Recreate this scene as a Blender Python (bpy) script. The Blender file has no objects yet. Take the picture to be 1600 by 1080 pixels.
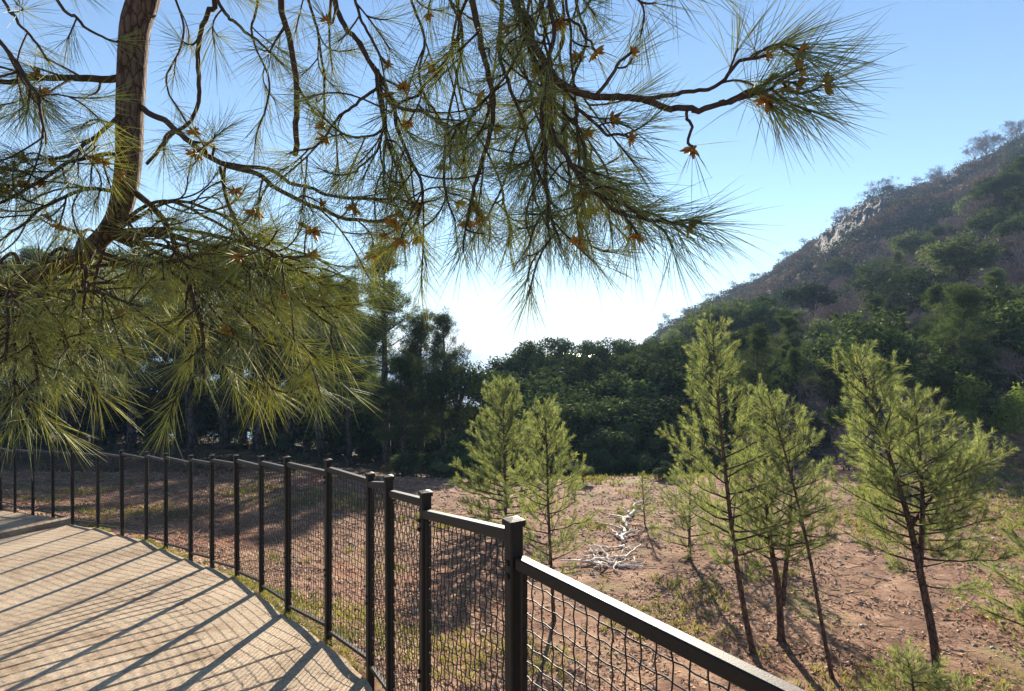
import bpy, math, random
import numpy as np
from mathutils import Vector, Matrix
PI = math.pi
R = math.radians
SC = bpy.context.scene
COL = SC.collection
rng = np.random.default_rng(7)
random.seed(7)
F = 900.0                                   # focal length in photo pixels (photo 1600 wide), eye at the origin, looking along +Y

# ------------------------------------------------------------------ camera, sky, sun, exposure
cam = bpy.data.cameras.new("camera")
cam.sensor_width = 36.0
cam.lens = 36.0 * F / 1600.0
cam.clip_start = 0.05
cam.clip_end = 12000
camo = bpy.data.objects.new("camera", cam)
COL.objects.link(camo)
camo.location = (0, 0, 0)
camo.rotation_euler = (R(90 - 0.3), 0, 0)
SC.camera = camo

SUN_EL, SUN_AZ = R(19.0), math.atan2(0.122, 1.0)       # azimuth from +Y towards +X
world = bpy.data.worlds.new("World")
SC.world = world
world.use_nodes = True
wn = world.node_tree
wn.nodes.clear()
wo = wn.nodes.new("ShaderNodeOutputWorld")
bg = wn.nodes.new("ShaderNodeBackground")
sky = wn.nodes.new("ShaderNodeTexSky")
sky.sky_type = 'NISHITA'
sky.sun_disc = False
sky.sun_elevation = SUN_EL
sky.sun_rotation = SUN_AZ
sky.air_density = 1.0
sky.dust_density = 0.0
sky.ozone_density = 2.6
bg.inputs["Strength"].default_value = 0.05
wn.links.new(sky.outputs[0], bg.inputs[0])
wn.links.new(bg.outputs[0], wo.inputs[0])

sl = bpy.data.lights.new("sun", 'SUN')
sl.energy = 5.0
sl.angle = R(0.53)
sl.color = (1.0, 0.88, 0.72)
so = bpy.data.objects.new("sun", sl)
COL.objects.link(so)
sd = Vector((math.sin(SUN_AZ) * math.cos(SUN_EL), math.cos(SUN_AZ) * math.cos(SUN_EL), math.sin(SUN_EL)))
so.rotation_euler = sd.to_track_quat('Z', 'Y').to_euler()
so.location = sd * 50

SC.view_settings.view_transform = 'Standard'
SC.view_settings.look = 'None'
SC.view_settings.gamma = 1.0
SC.view_settings.exposure = 1.9
SC.view_settings.use_curve_mapping = False
cy = SC.cycles
cy.max_bounces = 8
cy.diffuse_bounces = 3
cy.glossy_bounces = 2
cy.transmission_bounces = 6
cy.transparent_max_bounces = 8
cy.volume_bounces = 1
cy.use_denoising = True
cy.sample_clamp_indirect = 4

# ------------------------------------------------------------------ materials
def mat(name):
    m = bpy.data.materials.new(name)
    m.use_nodes = True
    nt = m.node_tree
    nt.nodes.clear()
    out = nt.nodes.new("ShaderNodeOutputMaterial")
    return m, nt, out

def N(nt, t, **kw):
    n = nt.nodes.new(t)
    for k, v in kw.items():
        if k in n.inputs:
            n.inputs[k].default_value = v
        else:
            setattr(n, k, v)
    return n

def ramp(nt, fac, stops):
    r = nt.nodes.new("ShaderNodeValToRGB")
    el = r.color_ramp.elements
    while len(el) < len(stops):
        el.new(0.5)
    for e, (p, c) in zip(el, stops):
        e.position = p
        e.color = (*c, 1)
    nt.links.new(fac, r.inputs[0])
    return r.outputs[0]

def noise(nt, scale, detail=4, rough=0.55, vec=None):
    n = N(nt, "ShaderNodeTexNoise", Scale=scale, Detail=detail, Roughness=rough)
    if vec is None:
        g = nt.nodes.new("ShaderNodeNewGeometry")
        vec = g.outputs["Position"]
    nt.links.new(vec, n.inputs["Vector"])
    return n.outputs["Fac"]

def mix(nt, fac, a, b, mode='MIX'):
    m = nt.nodes.new("ShaderNodeMix")
    m.data_type = 'RGBA'
    m.blend_type = mode
    for s, v in ((m.inputs[0], fac), (m.inputs[6], a), (m.inputs[7], b)):
        if isinstance(v, bpy.types.NodeSocket):
            nt.links.new(v, s)
        elif isinstance(v, (int, float)):
            s.default_value = v
        else:
            s.default_value = (*v, 1)
    return m.outputs[2]

def rough_mat(name, stops, scale, rough=0.9, bump=0.5, bscale=None, bdist=0.01, island=0.0, spec=0.2, metallic=0.0, extra=None):
    m, nt, out = mat(name)
    f = noise(nt, scale)
    c = ramp(nt, f, stops)
    if island:
        g = nt.nodes.new("ShaderNodeNewGeometry")
        h = N(nt, "ShaderNodeHueSaturation")
        mr = N(nt, "ShaderNodeMapRange")
        mr.inputs[3].default_value = 1 - island
        mr.inputs[4].default_value = 1 + island
        nt.links.new(g.outputs["Random Per Island"], mr.inputs[0])
        nt.links.new(mr.outputs[0], h.inputs["Value"])
        nt.links.new(c, h.inputs["Color"])
        c = h.outputs[0]
    if extra:
        c = extra(nt, c)
    p = N(nt, "ShaderNodeBsdfPrincipled", Roughness=rough, Metallic=metallic)
    p.inputs["Specular IOR Level"].default_value = spec
    nt.links.new(c, p.inputs["Base Color"])
    if bump:
        b = N(nt, "ShaderNodeBump", Strength=bump, Distance=bdist)
        nt.links.new(noise(nt, bscale or scale * 4, 5, 0.65), b.inputs["Height"])
        nt.links.new(b.outputs[0], p.inputs["Normal"])
    nt.links.new(p.outputs[0], out.inputs[0])
    return m

def leaf_mat(name, a, b, trans=0.45, scale=0.8, gloss=0.06, tr_tint=(1.35, 1.35, 0.7), island=0.3, objrand=0.0):
    """thin leaves or needles: diffuse + translucent + a little gloss"""
    m, nt, out = mat(name)
    f = noise(nt, scale, 3)
    c = ramp(nt, f, [(0.36, a), (0.64, b)])
    g = nt.nodes.new("ShaderNodeNewGeometry")
    h = N(nt, "ShaderNodeHueSaturation")
    mr = N(nt, "ShaderNodeMapRange")
    mr.inputs[3].default_value = 1 - island
    mr.inputs[4].default_value = 1 + island
    nt.links.new(g.outputs["Random Per Island"], mr.inputs[0])
    val = mr.outputs[0]
    if objrand:
        oi = nt.nodes.new("ShaderNodeObjectInfo")
        mo = N(nt, "ShaderNodeMapRange")
        mo.inputs[3].default_value = 1 - objrand
        mo.inputs[4].default_value = 1 + objrand
        nt.links.new(oi.outputs["Random"], mo.inputs[0])
        mm = N(nt, "ShaderNodeMath", operation='MULTIPLY')
        nt.links.new(val, mm.inputs[0]); nt.links.new(mo.outputs[0], mm.inputs[1])
        val = mm.outputs[0]
    nt.links.new(val, h.inputs["Value"])
    nt.links.new(c, h.inputs["Color"])
    c = h.outputs[0]
    d = nt.nodes.new("ShaderNodeBsdfDiffuse")
    t = nt.nodes.new("ShaderNodeBsdfTranslucent")
    nt.links.new(c, d.inputs[0])
    nt.links.new(mix(nt, 1.0, c, tr_tint, 'MULTIPLY'), t.inputs[0])
    ms = N(nt, "ShaderNodeMixShader"); ms.inputs[0].default_value = trans
    nt.links.new(d.outputs[0], ms.inputs[1]); nt.links.new(t.outputs[0], ms.inputs[2])
    gl = N(nt, "ShaderNodeBsdfGlossy", Roughness=0.62)
    gl.inputs[0].default_value = (0.9, 0.95, 0.9, 1)
    m2 = N(nt, "ShaderNodeMixShader"); m2.inputs[0].default_value = gloss
    nt.links.new(ms.outputs[0], m2.inputs[1]); nt.links.new(gl.outputs[0], m2.inputs[2])
    nt.links.new(m2.outputs[0], out.inputs[0])
    return m

def bark_mat(name, a, b, scale=18, stretch=0.35):
    m, nt, out = mat(name)
    tc = nt.nodes.new("ShaderNodeTexCoord")
    mp = nt.nodes.new("ShaderNodeMapping")
    mp.inputs["Scale"].default_value = (1, 1, stretch)
    nt.links.new(tc.outputs["Object"], mp.inputs[0])
    v = N(nt, "ShaderNodeTexVoronoi", Scale=scale)
    v.feature = 'DISTANCE_TO_EDGE'
    nt.links.new(mp.outputs[0], v.inputs["Vector"])
    n = noise(nt, scale * 1.5, 6, 0.7, mp.outputs[0])
    c = ramp(nt, n, [(0.3, a), (0.7, b)])
    cr = ramp(nt, v.outputs["Distance"], [(0.0, (0.35, 0.3, 0.27)), (0.14, (1.1, 1.1, 1.1))])
    c = mix(nt, 1.0, c, cr, 'MULTIPLY')
    p = N(nt, "ShaderNodeBsdfPrincipled", Roughness=0.9)
    p.inputs["Specular IOR Level"].default_value = 0.2
    nt.links.new(c, p.inputs["Base Color"])
    bm = N(nt, "ShaderNodeBump", Strength=1.0, Distance=0.02)
    md = N(nt, "ShaderNodeMath", operation='ADD')
    nt.links.new(v.outputs["Distance"], md.inputs[0]); nt.links.new(n, md.inputs[1])
    nt.links.new(md.outputs[0], bm.inputs["Height"])
    nt.links.new(bm.outputs[0], p.inputs["Normal"])
    nt.links.new(p.outputs[0], out.inputs[0])
    return m

M = {}
M['paint'] = rough_mat('dark_bronze_paint', [(0.3, (0.005, 0.004, 0.0035)), (0.7, (0.011, 0.009, 0.008))], 30, rough=0.58, bump=0.35, bscale=220, bdist=0.002, spec=0.35)
M['wire'] = rough_mat('wire_paint', [(0.3, (0.012, 0.010, 0.009)), (0.7, (0.022, 0.018, 0.016))], 30, rough=0.55, bump=0, spec=0.3)
M['bark'] = bark_mat('pine_bark', (0.07, 0.046, 0.036), (0.24, 0.165, 0.13), 60)
M['twig_bark'] = rough_mat('twig_bark', [(0.3, (0.035, 0.023, 0.018)), (0.7, (0.09, 0.058, 0.042))], 60, bump=0.8, bscale=160, bdist=0.004)
M['red_bark'] = bark_mat('young_pine_bark', (0.07, 0.042, 0.032), (0.18, 0.115, 0.085), 22)
M['dark_bark'] = bark_mat('forest_bark', (0.05, 0.04, 0.033), (0.13, 0.10, 0.08), 6)
M['bare_twig'] = rough_mat('bare_twigs', [(0.3, (0.13, 0.092, 0.09)), (0.7, (0.28, 0.21, 0.195))], 0.4, bump=0, island=0.3)
M['needle'] = leaf_mat('pine_needles', (0.13, 0.165, 0.03), (0.32, 0.33, 0.08), 0.55, 5.0, 0.08, (1.75, 1.65, 0.75), 0.4)
M['young_needle'] = leaf_mat('young_pine_needles', (0.085, 0.115, 0.055), (0.235, 0.26, 0.12), 0.52, 7.0, 0.05, (1.5, 1.5, 0.8), 0.4)
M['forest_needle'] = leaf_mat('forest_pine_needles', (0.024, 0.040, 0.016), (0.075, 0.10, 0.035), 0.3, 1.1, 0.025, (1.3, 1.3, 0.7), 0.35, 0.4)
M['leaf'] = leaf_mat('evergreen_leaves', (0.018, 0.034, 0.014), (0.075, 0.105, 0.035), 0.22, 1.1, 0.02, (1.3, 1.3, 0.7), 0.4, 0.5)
M['leaf_pale'] = leaf_mat('pale_green_leaves', (0.07, 0.10, 0.04), (0.12, 0.15, 0.06), 0.35, 0.5, 0.02, (1.3, 1.3, 0.7), 0.35, 0.25)
M['leaf_yellow'] = leaf_mat('bright_green_leaves', (0.09, 0.13, 0.03), (0.15, 0.19, 0.05), 0.4, 0.5, 0.02, (1.3, 1.3, 0.7), 0.3, 0.2)
M['far_leaf'] = leaf_mat('far_woodland_leaves', (0.018, 0.034, 0.013), (0.105, 0.070, 0.066), 0.2, 0.06, 0.02, (1.2, 1.2, 0.8), 0.35)
M['cone'] = rough_mat('orange_buds', [(0.3, (0.20, 0.085, 0.02)), (0.7, (0.50, 0.26, 0.06))], 90, rough=0.6, bump=0.5, bscale=300, bdist=0.002, island=0.2)
M['bleached'] = rough_mat('bleached_wood', [(0.3, (0.5, 0.42, 0.35)), (0.7, (0.80, 0.72, 0.64))], 9, rough=0.8, bump=0.5, bscale=40, bdist=0.01)
M['grass'] = leaf_mat('grass_blades', (0.10, 0.13, 0.03), (0.22, 0.20, 0.07), 0.45, 0.9, 0.04, (1.3, 1.25, 0.7), 0.3)
M['litter'] = rough_mat('leaf_litter', [(0.3, (0.10, 0.045, 0.028)), (0.5, (0.25, 0.13, 0.08)), (0.68, (0.58, 0.44, 0.31))], 25, bump=0, island=0.5)
M['stone'] = rough_mat('loose_stone', [(0.3, (0.22, 0.19, 0.17)), (0.7, (0.40, 0.36, 0.32))], 8, bump=0.6, bscale=30, bdist=0.02, island=0.2)
M['rock'] = rough_mat('cliff_rock', [(0.3, (0.035, 0.032, 0.032)), (0.5, (0.065, 0.06, 0.058)), (0.75, (0.11, 0.10, 0.095))], 0.12, bump=1.0, bscale=0.7, bdist=1.2)

def ground_material():
    m, nt, out = mat('clearing_soil')
    g = nt.nodes.new("ShaderNodeNewGeometry")
    P = g.outputs["Position"]
    soil = ramp(nt, noise(nt, 1.6, 10, 0.78), [(0.32, (0.065, 0.036, 0.024)), (0.45, (0.18, 0.10, 0.064)), (0.58, (0.31, 0.19, 0.125)), (0.74, (0.52, 0.38, 0.27))])
    red = ramp(nt, noise(nt, 0.35, 4), [(0.52, (0, 0, 0)), (0.66, (0.7, 0.7, 0.7))])
    c = mix(nt, red, soil, (0.24, 0.10, 0.062))
    dk = ramp(nt, noise(nt, 0.5, 5, 0.7), [(0.30, (0.45, 0.42, 0.40)), (0.46, (1, 1, 1))])
    c = mix(nt, 1.0, c, dk, 'MULTIPLY')
    gn = noise(nt, 0.55, 6, 0.7)
    gm = ramp(nt, gn, [(0.55, (0, 0, 0)), (0.68, (0.75, 0.75, 0.75))])
    c = mix(nt, gm, c, (0.16, 0.17, 0.055))
    # forest floor beyond the clearing: darker leaf mould and scrub
    sx = nt.nodes.new("ShaderNodeSeparateXYZ")
    nt.links.new(P, sx.inputs[0])
    mr = N(nt, "ShaderNodeMapRange")
    mr.inputs[1].default_value = 23; mr.inputs[2].default_value = 30
    nt.links.new(sx.outputs[1], mr.inputs[0])
    floor = ramp(nt, noise(nt, 0.15, 7, 0.7), [(0.3, (0.022, 0.028, 0.013)), (0.5, (0.042, 0.036, 0.026)), (0.7, (0.075, 0.055, 0.045))])
    c = mix(nt, mr.outputs[0], c, floor)
    p = N(nt, "ShaderNodeBsdfPrincipled", Roughness=0.95)
    p.inputs["Specular IOR Level"].default_value = 0.1
    nt.links.new(c, p.inputs["Base Color"])
    b = N(nt, "ShaderNodeBump", Strength=0.9, Distance=0.06)
    nt.links.new(noise(nt, 9, 9, 0.75), b.inputs["Height"])
    nt.links.new(b.outputs[0], p.inputs["Normal"])
    nt.links.new(p.outputs[0], out.inputs[0])
    return m
M['ground'] = ground_material()

def concrete(name, tone=1.0):
    m, nt, out = mat(name)
    T = lambda c: tuple(v * tone for v in c)
    c = ramp(nt, noise(nt, 0.8, 8, 0.65), [(0.3, T((0.31, 0.235, 0.16))), (0.55, T((0.42, 0.33, 0.23))), (0.75, T((0.51, 0.41, 0.295)))])
    fine = ramp(nt, noise(nt, 55, 6, 0.75), [(0.34, (0.50, 0.48, 0.45)), (0.6, (1.15, 1.13, 1.1))])
    c = mix(nt, 1.0, c, fine, 'MULTIPLY')
    st = ramp(nt, noise(nt, 2.3, 6, 0.7), [(0.50, (1, 1, 1)), (0.70, (0.62, 0.53, 0.46))])
    c = mix(nt, 1.0, c, st, 'MULTIPLY')
    p = N(nt, "ShaderNodeBsdfPrincipled", Roughness=0.88)
    p.inputs["Specular IOR Level"].default_value = 0.25
    nt.links.new(c, p.inputs["Base Color"])
    b = N(nt, "ShaderNodeBump", Strength=0.6, Distance=0.006)
    nt.links.new(noise(nt, 70, 6, 0.75), b.inputs["Height"])
    nt.links.new(b.outputs[0], p.inputs["Normal"])
    nt.links.new(p.outputs[0], out.inputs[0])
    return m
M['concrete'] = concrete('ramp_concrete')
M['landing'] = concrete('landing_concrete', 0.75)
m, nt, out = mat('sea_water')
p = N(nt, "ShaderNodeBsdfPrincipled", Roughness=0.25)
p.inputs["Base Color"].default_value = (0.03, 0.08, 0.12, 1)
b = N(nt, "ShaderNodeBump", Strength=0.4, Distance=0.5)
nt.links.new(noise(nt, 0.2, 5), b.inputs["Height"]); nt.links.new(b.outputs[0], p.inputs["Normal"])
nt.links.new(p.outputs[0], out.inputs[0])
M['sea'] = m

# ------------------------------------------------------------------ mesh helpers
class MB:
    """collects vertices and faces (quads and triangles), builds ONE mesh"""
    def __init__(self):
        self.v = []; self.f4 = []; self.f3 = []; self.n = 0
    def add(self, v, f4=None, f3=None):
        v = np.asarray(v, dtype=np.float32).reshape(-1, 3)
        if f4 is not None and len(f4): self.f4.append(np.asarray(f4, dtype=np.int64) + self.n)
        if f3 is not None and len(f3): self.f3.append(np.asarray(f3, dtype=np.int64) + self.n)
        self.v.append(v); self.n += len(v)
    def mesh(self, name, m, smooth=False):
        me = bpy.data.meshes.new(name)
        v = np.concatenate(self.v) if self.v else np.zeros((0, 3), np.float32)
        f4 = np.concatenate(self.f4) if self.f4 else np.zeros((0, 4), np.int64)
        f3 = np.concatenate(self.f3) if self.f3 else np.zeros((0, 3), np.int64)
        me.vertices.add(len(v)); me.vertices.foreach_set("co", v.ravel())
        nl = len(f4) * 4 + len(f3) * 3
        me.loops.add(nl)
        me.loops.foreach_set("vertex_index", np.concatenate([f4.ravel(), f3.ravel()]).astype(np.int32))
        npol = len(f4) + len(f3)
        me.polygons.add(npol)
        st = np.concatenate([np.arange(len(f4)) * 4, len(f4) * 4 + np.arange(len(f3)) * 3]).astype(np.int32)
        me.polygons.foreach_set("loop_start", st)
        me.polygons.foreach_set("use_smooth", np.full(npol, smooth, dtype=bool))
        me.materials.append(m)
        me.update(calc_edges=True)
        return me
    def build(self, name, m, parent=None, smooth=False):
        return link(name, self.mesh(name, m, smooth), parent)

def link(name, me, parent=None):
    o = bpy.data.objects.new(name, me)
    COL.objects.link(o)
    if parent: o.parent = parent
    return o

def empty(name, loc, label, cat, group=None, rz=0.0, scale=1.0):
    o = bpy.data.objects.new(name, None)
    COL.objects.link(o)
    o.location = loc
    o.rotation_euler = (0, 0, rz)
    o.scale = (scale,) * 3 if isinstance(scale, (int, float)) else scale
    o.empty_display_size = 0.2
    tag(o, label, cat, group)
    return o

def tag(o, label=None, cat=None, group=None, kind=None):
    if label: o['label'] = label
    if cat: o['category'] = cat
    if group: o['group'] = group
    if kind: o['kind'] = kind
    return o

def nrm(v):
    v = np.asarray(v, float)
    return v / np.maximum(np.linalg.norm(v, axis=-1, keepdims=True), 1e-9)

def tube(mb, pts, rad, k=5, cap=True):
    P = np.asarray(pts, float); n = len(P)
    rad = np.broadcast_to(np.asarray(rad, float), (n,))
    T = np.gradient(P, axis=0); T = nrm(T)
    up = np.array([0.0, 0, 1.0]) if abs(T[0][2]) < 0.9 else np.array([1.0, 0, 0])
    a = nrm(np.cross(T[0], up))
    A = np.empty((n, 3)); A[0] = a
    for i in range(1, n):
        a = a - T[i] * a.dot(T[i]); a /= max(np.linalg.norm(a), 1e-9); A[i] = a
    B = np.cross(T, A)
    th = np.arange(k) * 2 * PI / k
    V = P[:, None, :] + rad[:, None, None] * (np.cos(th)[None, :, None] * A[:, None, :] + np.sin(th)[None, :, None] * B[:, None, :])
    i = np.arange(n - 1)[:, None] * k; j = np.arange(k)[None, :]; j2 = (j + 1) % k
    f = np.stack([i + j, i + j2, i + k + j2, i + k + j], -1).reshape(-1, 4)
    V = V.reshape(-1, 3)
    f3 = []
    if cap:
        c0 = len(V); V = np.vstack([V, P[0] - T[0] * rad[0] * .3, P[-1] + T[-1] * rad[-1] * .5])
        for q in range(k):
            f3.append((c0, (q + 1) % k, q)); f3.append((c0 + 1, (n - 1) * k + q, (n - 1) * k + (q + 1) % k))
    mb.add(V, f, np.array(f3) if f3 else None)

def box(mb, c, ax, ay, az):
    """box at centre c with half-axis vectors"""
    c, ax, ay, az = [np.asarray(q, float) for q in (c, ax, ay, az)]
    V = [c + sx * ax + sy * ay + sz * az for sx in (-1, 1) for sy in (-1, 1) for sz in (-1, 1)]
    mb.add(V, [(0, 1, 3, 2), (4, 6, 7, 5), (0, 4, 5, 1), (2, 3, 7, 6), (0, 2, 6, 4), (1, 5, 7, 3)])

def smooth_line(P, n=6):
    """Catmull-Rom through the points"""
    P = np.asarray(P, float)
    Q = np.vstack([2 * P[0] - P[1], P, 2 * P[-1] - P[-2]])
    out = []
    for i in range(1, len(Q) - 2):
        for t in np.arange(n) / n:
            a, b, c, d = Q[i - 1], Q[i], Q[i + 1], Q[i + 2]
            out.append(0.5 * (2 * b + (c - a) * t + (2 * a - 5 * b + 4 * c - d) * t * t + (3 * b - a - 3 * c + d) * t ** 3))
    out.append(P[-1])
    return np.array(out)

def rand_perp(D, r):
    q = r.normal(size=D.shape)
    q = q - D * np.sum(q * D, -1, keepdims=True)
    return nrm(q)

def needles3(mb, P, D, L, w, droop, r):
    """long needles: tapering three-sided prisms in two bent segments"""
    n = len(P)
    A = rand_perp(D, r); B = np.cross(D, A)
    g = np.array([0, 0, -1.0])
    P1 = P + D * (L * .5)[:, None] + g * (droop * .25 * L)[:, None]
    P2 = P + D * (L * .97)[:, None] + g * (droop * L)[:, None]
    th = np.array([0, 2 * PI / 3, 4 * PI / 3])
    off = np.cos(th)[None, :, None] * A[:, None, :] + np.sin(th)[None, :, None] * B[:, None, :]
    w = np.broadcast_to(np.asarray(w, float), (n,))[:, None, None]
    V = np.concatenate([P[:, None] + off * w * .7, P1[:, None] + off * w, P2[:, None] + off * w * .25], 1)  # n,9,3
    base = (np.arange(n) * 9)[:, None, None]
    q = np.array([[0, 1, 4, 3], [1, 2, 5, 4], [2, 0, 3, 5], [3, 4, 7, 6], [4, 5, 8, 7], [5, 3, 6, 8]])[None]
    mb.add(V.reshape(-1, 3), (base + q).reshape(-1, 4))

def blades(mb, P, D, L, w, r, droop=0.0):
    """thin tapering blades (two faces each)"""
    n = len(P)
    A = rand_perp(D, r)
    w = np.broadcast_to(np.asarray(w, float), (n,))[:, None]
    L = np.broadcast_to(np.asarray(L, float), (n,))[:, None]
    Pm = P + D * L * .5 + np.array([0, 0, -1.0]) * L * droop * .25
    Pt = P + D * L + np.array([0, 0, -1.0]) * L * droop
    V = np.stack([P - A * w * .4, P + A * w * .4, Pm + A * w * .5, Pm - A * w * .5, Pt], 1)
    b = (np.arange(n) * 5)[:, None]
    mb.add(V.reshape(-1, 3), b + np.array([[0, 1, 2, 3]]), b + np.array([[3, 2, 4]]))

def leaves(mb, P, Nn, size, r, asp=0.6):
    """leaf quads (diamond shaped) centred at P, facing Nn"""
    n = len(P)
    A = rand_perp(Nn, r); B = np.cross(Nn, A)
    s = np.broadcast_to(np.asarray(size, float), (n,))[:, None]
    V = np.stack([P - A * s, P + B * s * asp * .5 - A * s * .1, P + A * s, P - B * s * asp * .5 - A * s * .1], 1)
    b = (np.arange(n) * 4)[:, None]
    mb.add(V.reshape(-1, 3), b + np.array([[0, 1, 2, 3]]))

# ------------------------------------------------------------------ value noise for shapes
_perm = rng.permutation(512)
_val = rng.random(512)
def vnoise(x, y):
    xi = np.floor(x).astype(int); yi = np.floor(y).astype(int)
    fx = x - xi; fy = y - yi
    fx = fx * fx * (3 - 2 * fx); fy = fy * fy * (3 - 2 * fy)
    h = lambda a, b: _val[(_perm[(a & 255)] + b) & 511 if np.isscalar(a) else (_perm[a & 255] + b) & 511]
    return (h(xi, yi) * (1 - fx) + h(xi + 1, yi) * fx) * (1 - fy) + (h(xi, yi + 1) * (1 - fx) + h(xi + 1, yi + 1) * fx) * fy
def fbm(x, y, o=4):
    s = 0; a = .5
    for i in range(o):
        s = s + a * (vnoise(x * 2 ** i + 17 * i, y * 2 ** i + 9 * i) - .5); a *= .5
    return s

# ------------------------------------------------------------------ the line of the fence: (u = X/Y, Y, top z, bottom z)
FP = [(-0.905, 13.6, -2.42, -3.74), (-0.889, 12.9, -2.32, -3.62), (-0.864, 12.2, -2.22, -3.52), (-0.833, 11.65, -2.12, -3.44), (-0.798, 11.1, -2.03, -3.37), (-0.764, 10.5, -1.95, -3.30),
      (-0.72, 9.85, -1.84, -3.17), (-0.678, 9.2, -1.73, -3.05), (-0.636, 8.6, -1.64, -2.94), (-0.602, 8.05, -1.556, -2.86), (-0.559, 7.45, -1.465, -2.77),
      (-0.522, 6.88, -1.353, -2.66), (-0.478, 6.3, -1.24, -2.55), (-0.4356, 5.65, -1.124, -2.43), (-0.39, 4.95, -0.99, -2.31), (-0.32, 4.3, -0.88, -2.20),
      (-0.2467, 3.75, -0.855, -2.15), (-0.211, 3.24, -0.756, -2.06), (-0.152, 2.6, -0.679, -1.98), (0.0055, 1.75, -0.544, -1.85)]
FENCE = [np.array([u * y, y, zt, zb]) for (u, y, zt, zb) in FP]
FENCE += [np.array([0.64, 0.84, -0.56, -1.86]), np.array([1.12, -0.1, -0.50, -1.80]), np.array([1.45, -1.1, -0.44, -1.74]), np.array([1.62, -2.1, -0.38, -1.68])]
FENCE = np.array(FENCE)
# smooth centre line with ground height, extended at both ends for the terrain
ext0 = FENCE[0] + (FENCE[0] - FENCE[2]) / np.linalg.norm((FENCE[0] - FENCE[2])[:2]) * 25 * np.array([1, 1, 0, 0]) + np.array([0, 0, 0, -1.0])
ext1 = FENCE[-1] + np.array([3.0, -25.0, 0, 0.5])
CL = np.vstack([[ext0], FENCE, [ext1]])[:, [0, 1, 3]]
CLs = smooth_line(CL[1:-1], 8)
CLs = np.vstack([CL[0], CLs, CL[-1]])

def near_fence(X, Y):
    """signed distance to the fence line (positive on the clearing side) and fence ground height there"""
    X = np.asarray(X, float).ravel(); Y = np.asarray(Y, float).ravel()
    best = np.full(len(X), 1e9); zf = np.zeros(len(X)); sg = np.zeros(len(X))
    for i in range(len(CLs) - 1):
        a, b = CLs[i], CLs[i + 1]
        d = b[:2] - a[:2]; L2 = d.dot(d)
        t = np.clip(((X - a[0]) * d[0] + (Y - a[1]) * d[1]) / L2, 0, 1)
        px = a[0] + d[0] * t; py = a[1] + d[1] * t
        dd = (X - px) ** 2 + (Y - py) ** 2
        cr = d[0] * (Y - a[1]) - d[1] * (X - a[0])      # positive: left of travel (travel comes towards the camera) = clearing side
        m = dd < best
        best[m] = dd[m]; zf[m] = (a[2] + (b[2] - a[2]) * t)[m]; sg[m] = np.sign(cr[m])
    return np.sqrt(best) * np.where(sg == 0, 1, sg), zf

UU = np.array([-3, -1.2, -.4, 0, .11, .22, .256, .333, .433, .522, .6, .644, .722, .82, .89, 1.2, 2.5])
TY = np.log(np.array([20, 35, 60, 120, 250, 330, 460]))
TH = np.array([
    [-5.15] * 17,
    [-6.3, -6.3, -6.6, -7.6, -7.5, -7.0, -7.0, -6.8, -6.3, -5.5, -5.0, -4.7, -4.1, -3.2, -2.5, 0.5, 5],
    [-9, -9, -10, -14, -12, -9, -8, -6, -3.8, -2.8, -2.2, -1.5, -0.5, 0.8, 2.0, 7, 15],
    [-25, -25, -28, -34, -28, -14, -8, -3, 2.0, 6.0, 9.0, 10.5, 15, 24, 31, 48, 70],
    [-58, -58, -58, -60, -48, -6, 1, 12, 24, 42, 60, 65.5, 68, 77, 86, 112, 140],
    [-62, -62, -62, -62, -62, -40, -30, -20, -5, 10, 22, 28, 35, 45, 50, 70, 90],
    [-62] * 17])
def terrain(X, Y):
    X = np.asarray(X, float); sh = X.shape
    X = X.ravel(); Y = np.asarray(Y, float).ravel()
    d, zf = near_fence(X, Y)
    clear = -(4.0 + 0.055 * np.clip(Y, -5, 21)) + 0.10 * fbm(X * .35, Y * .35, 4) * 2 + 0.02 * np.clip(X, 0, 12)
    out_ = zf - 0.05 + (clear - zf + 0.05) * (1 - np.exp(-np.clip(d, 0, 99) / 2.2)) + 0.05 * fbm(X * 2.1, Y * 2.1, 3) * np.clip(d, 0, 1)
    ins = zf - 0.32 + np.clip(-d - 5.6, 0, 8) * 0.25
    z = np.where(d > 0, out_, ins + 0.27 * np.clip(1 + d / 0.12, 0, 1))
    far = Y > 20
    if far.any():
        x, y = X[far], Y[far]
        u = x / y; ly = np.log(np.clip(y, 20, 459))
        i = np.clip(np.searchsorted(TY, ly) - 1, 0, len(TY) - 2)
        t = (ly - TY[i]) / (TY[i + 1] - TY[i])
        rows = np.stack([np.interp(u, UU, row) for row in TH])
        k = np.arange(len(x))
        hf = rows[i, k] * (1 - t) + rows[i + 1, k] * t
        hf = hf + fbm(x * .06, y * .06, 5) * np.clip((y - 28) * .05, 0, 9) + fbm(x * .022 + 3, y * .022, 3) * np.clip((y - 60) * .12, 0, 14) * np.clip(x / 40, 0, 1)
        w = np.clip((y - 20) / 6, 0, 1); w = w * w * (3 - 2 * w)
        z[far] = z[far] * (1 - w) + hf * w
    return z.reshape(sh)
def tz(x, y):
    return float(terrain(np.array([x]), np.array([y]))[0])

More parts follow.
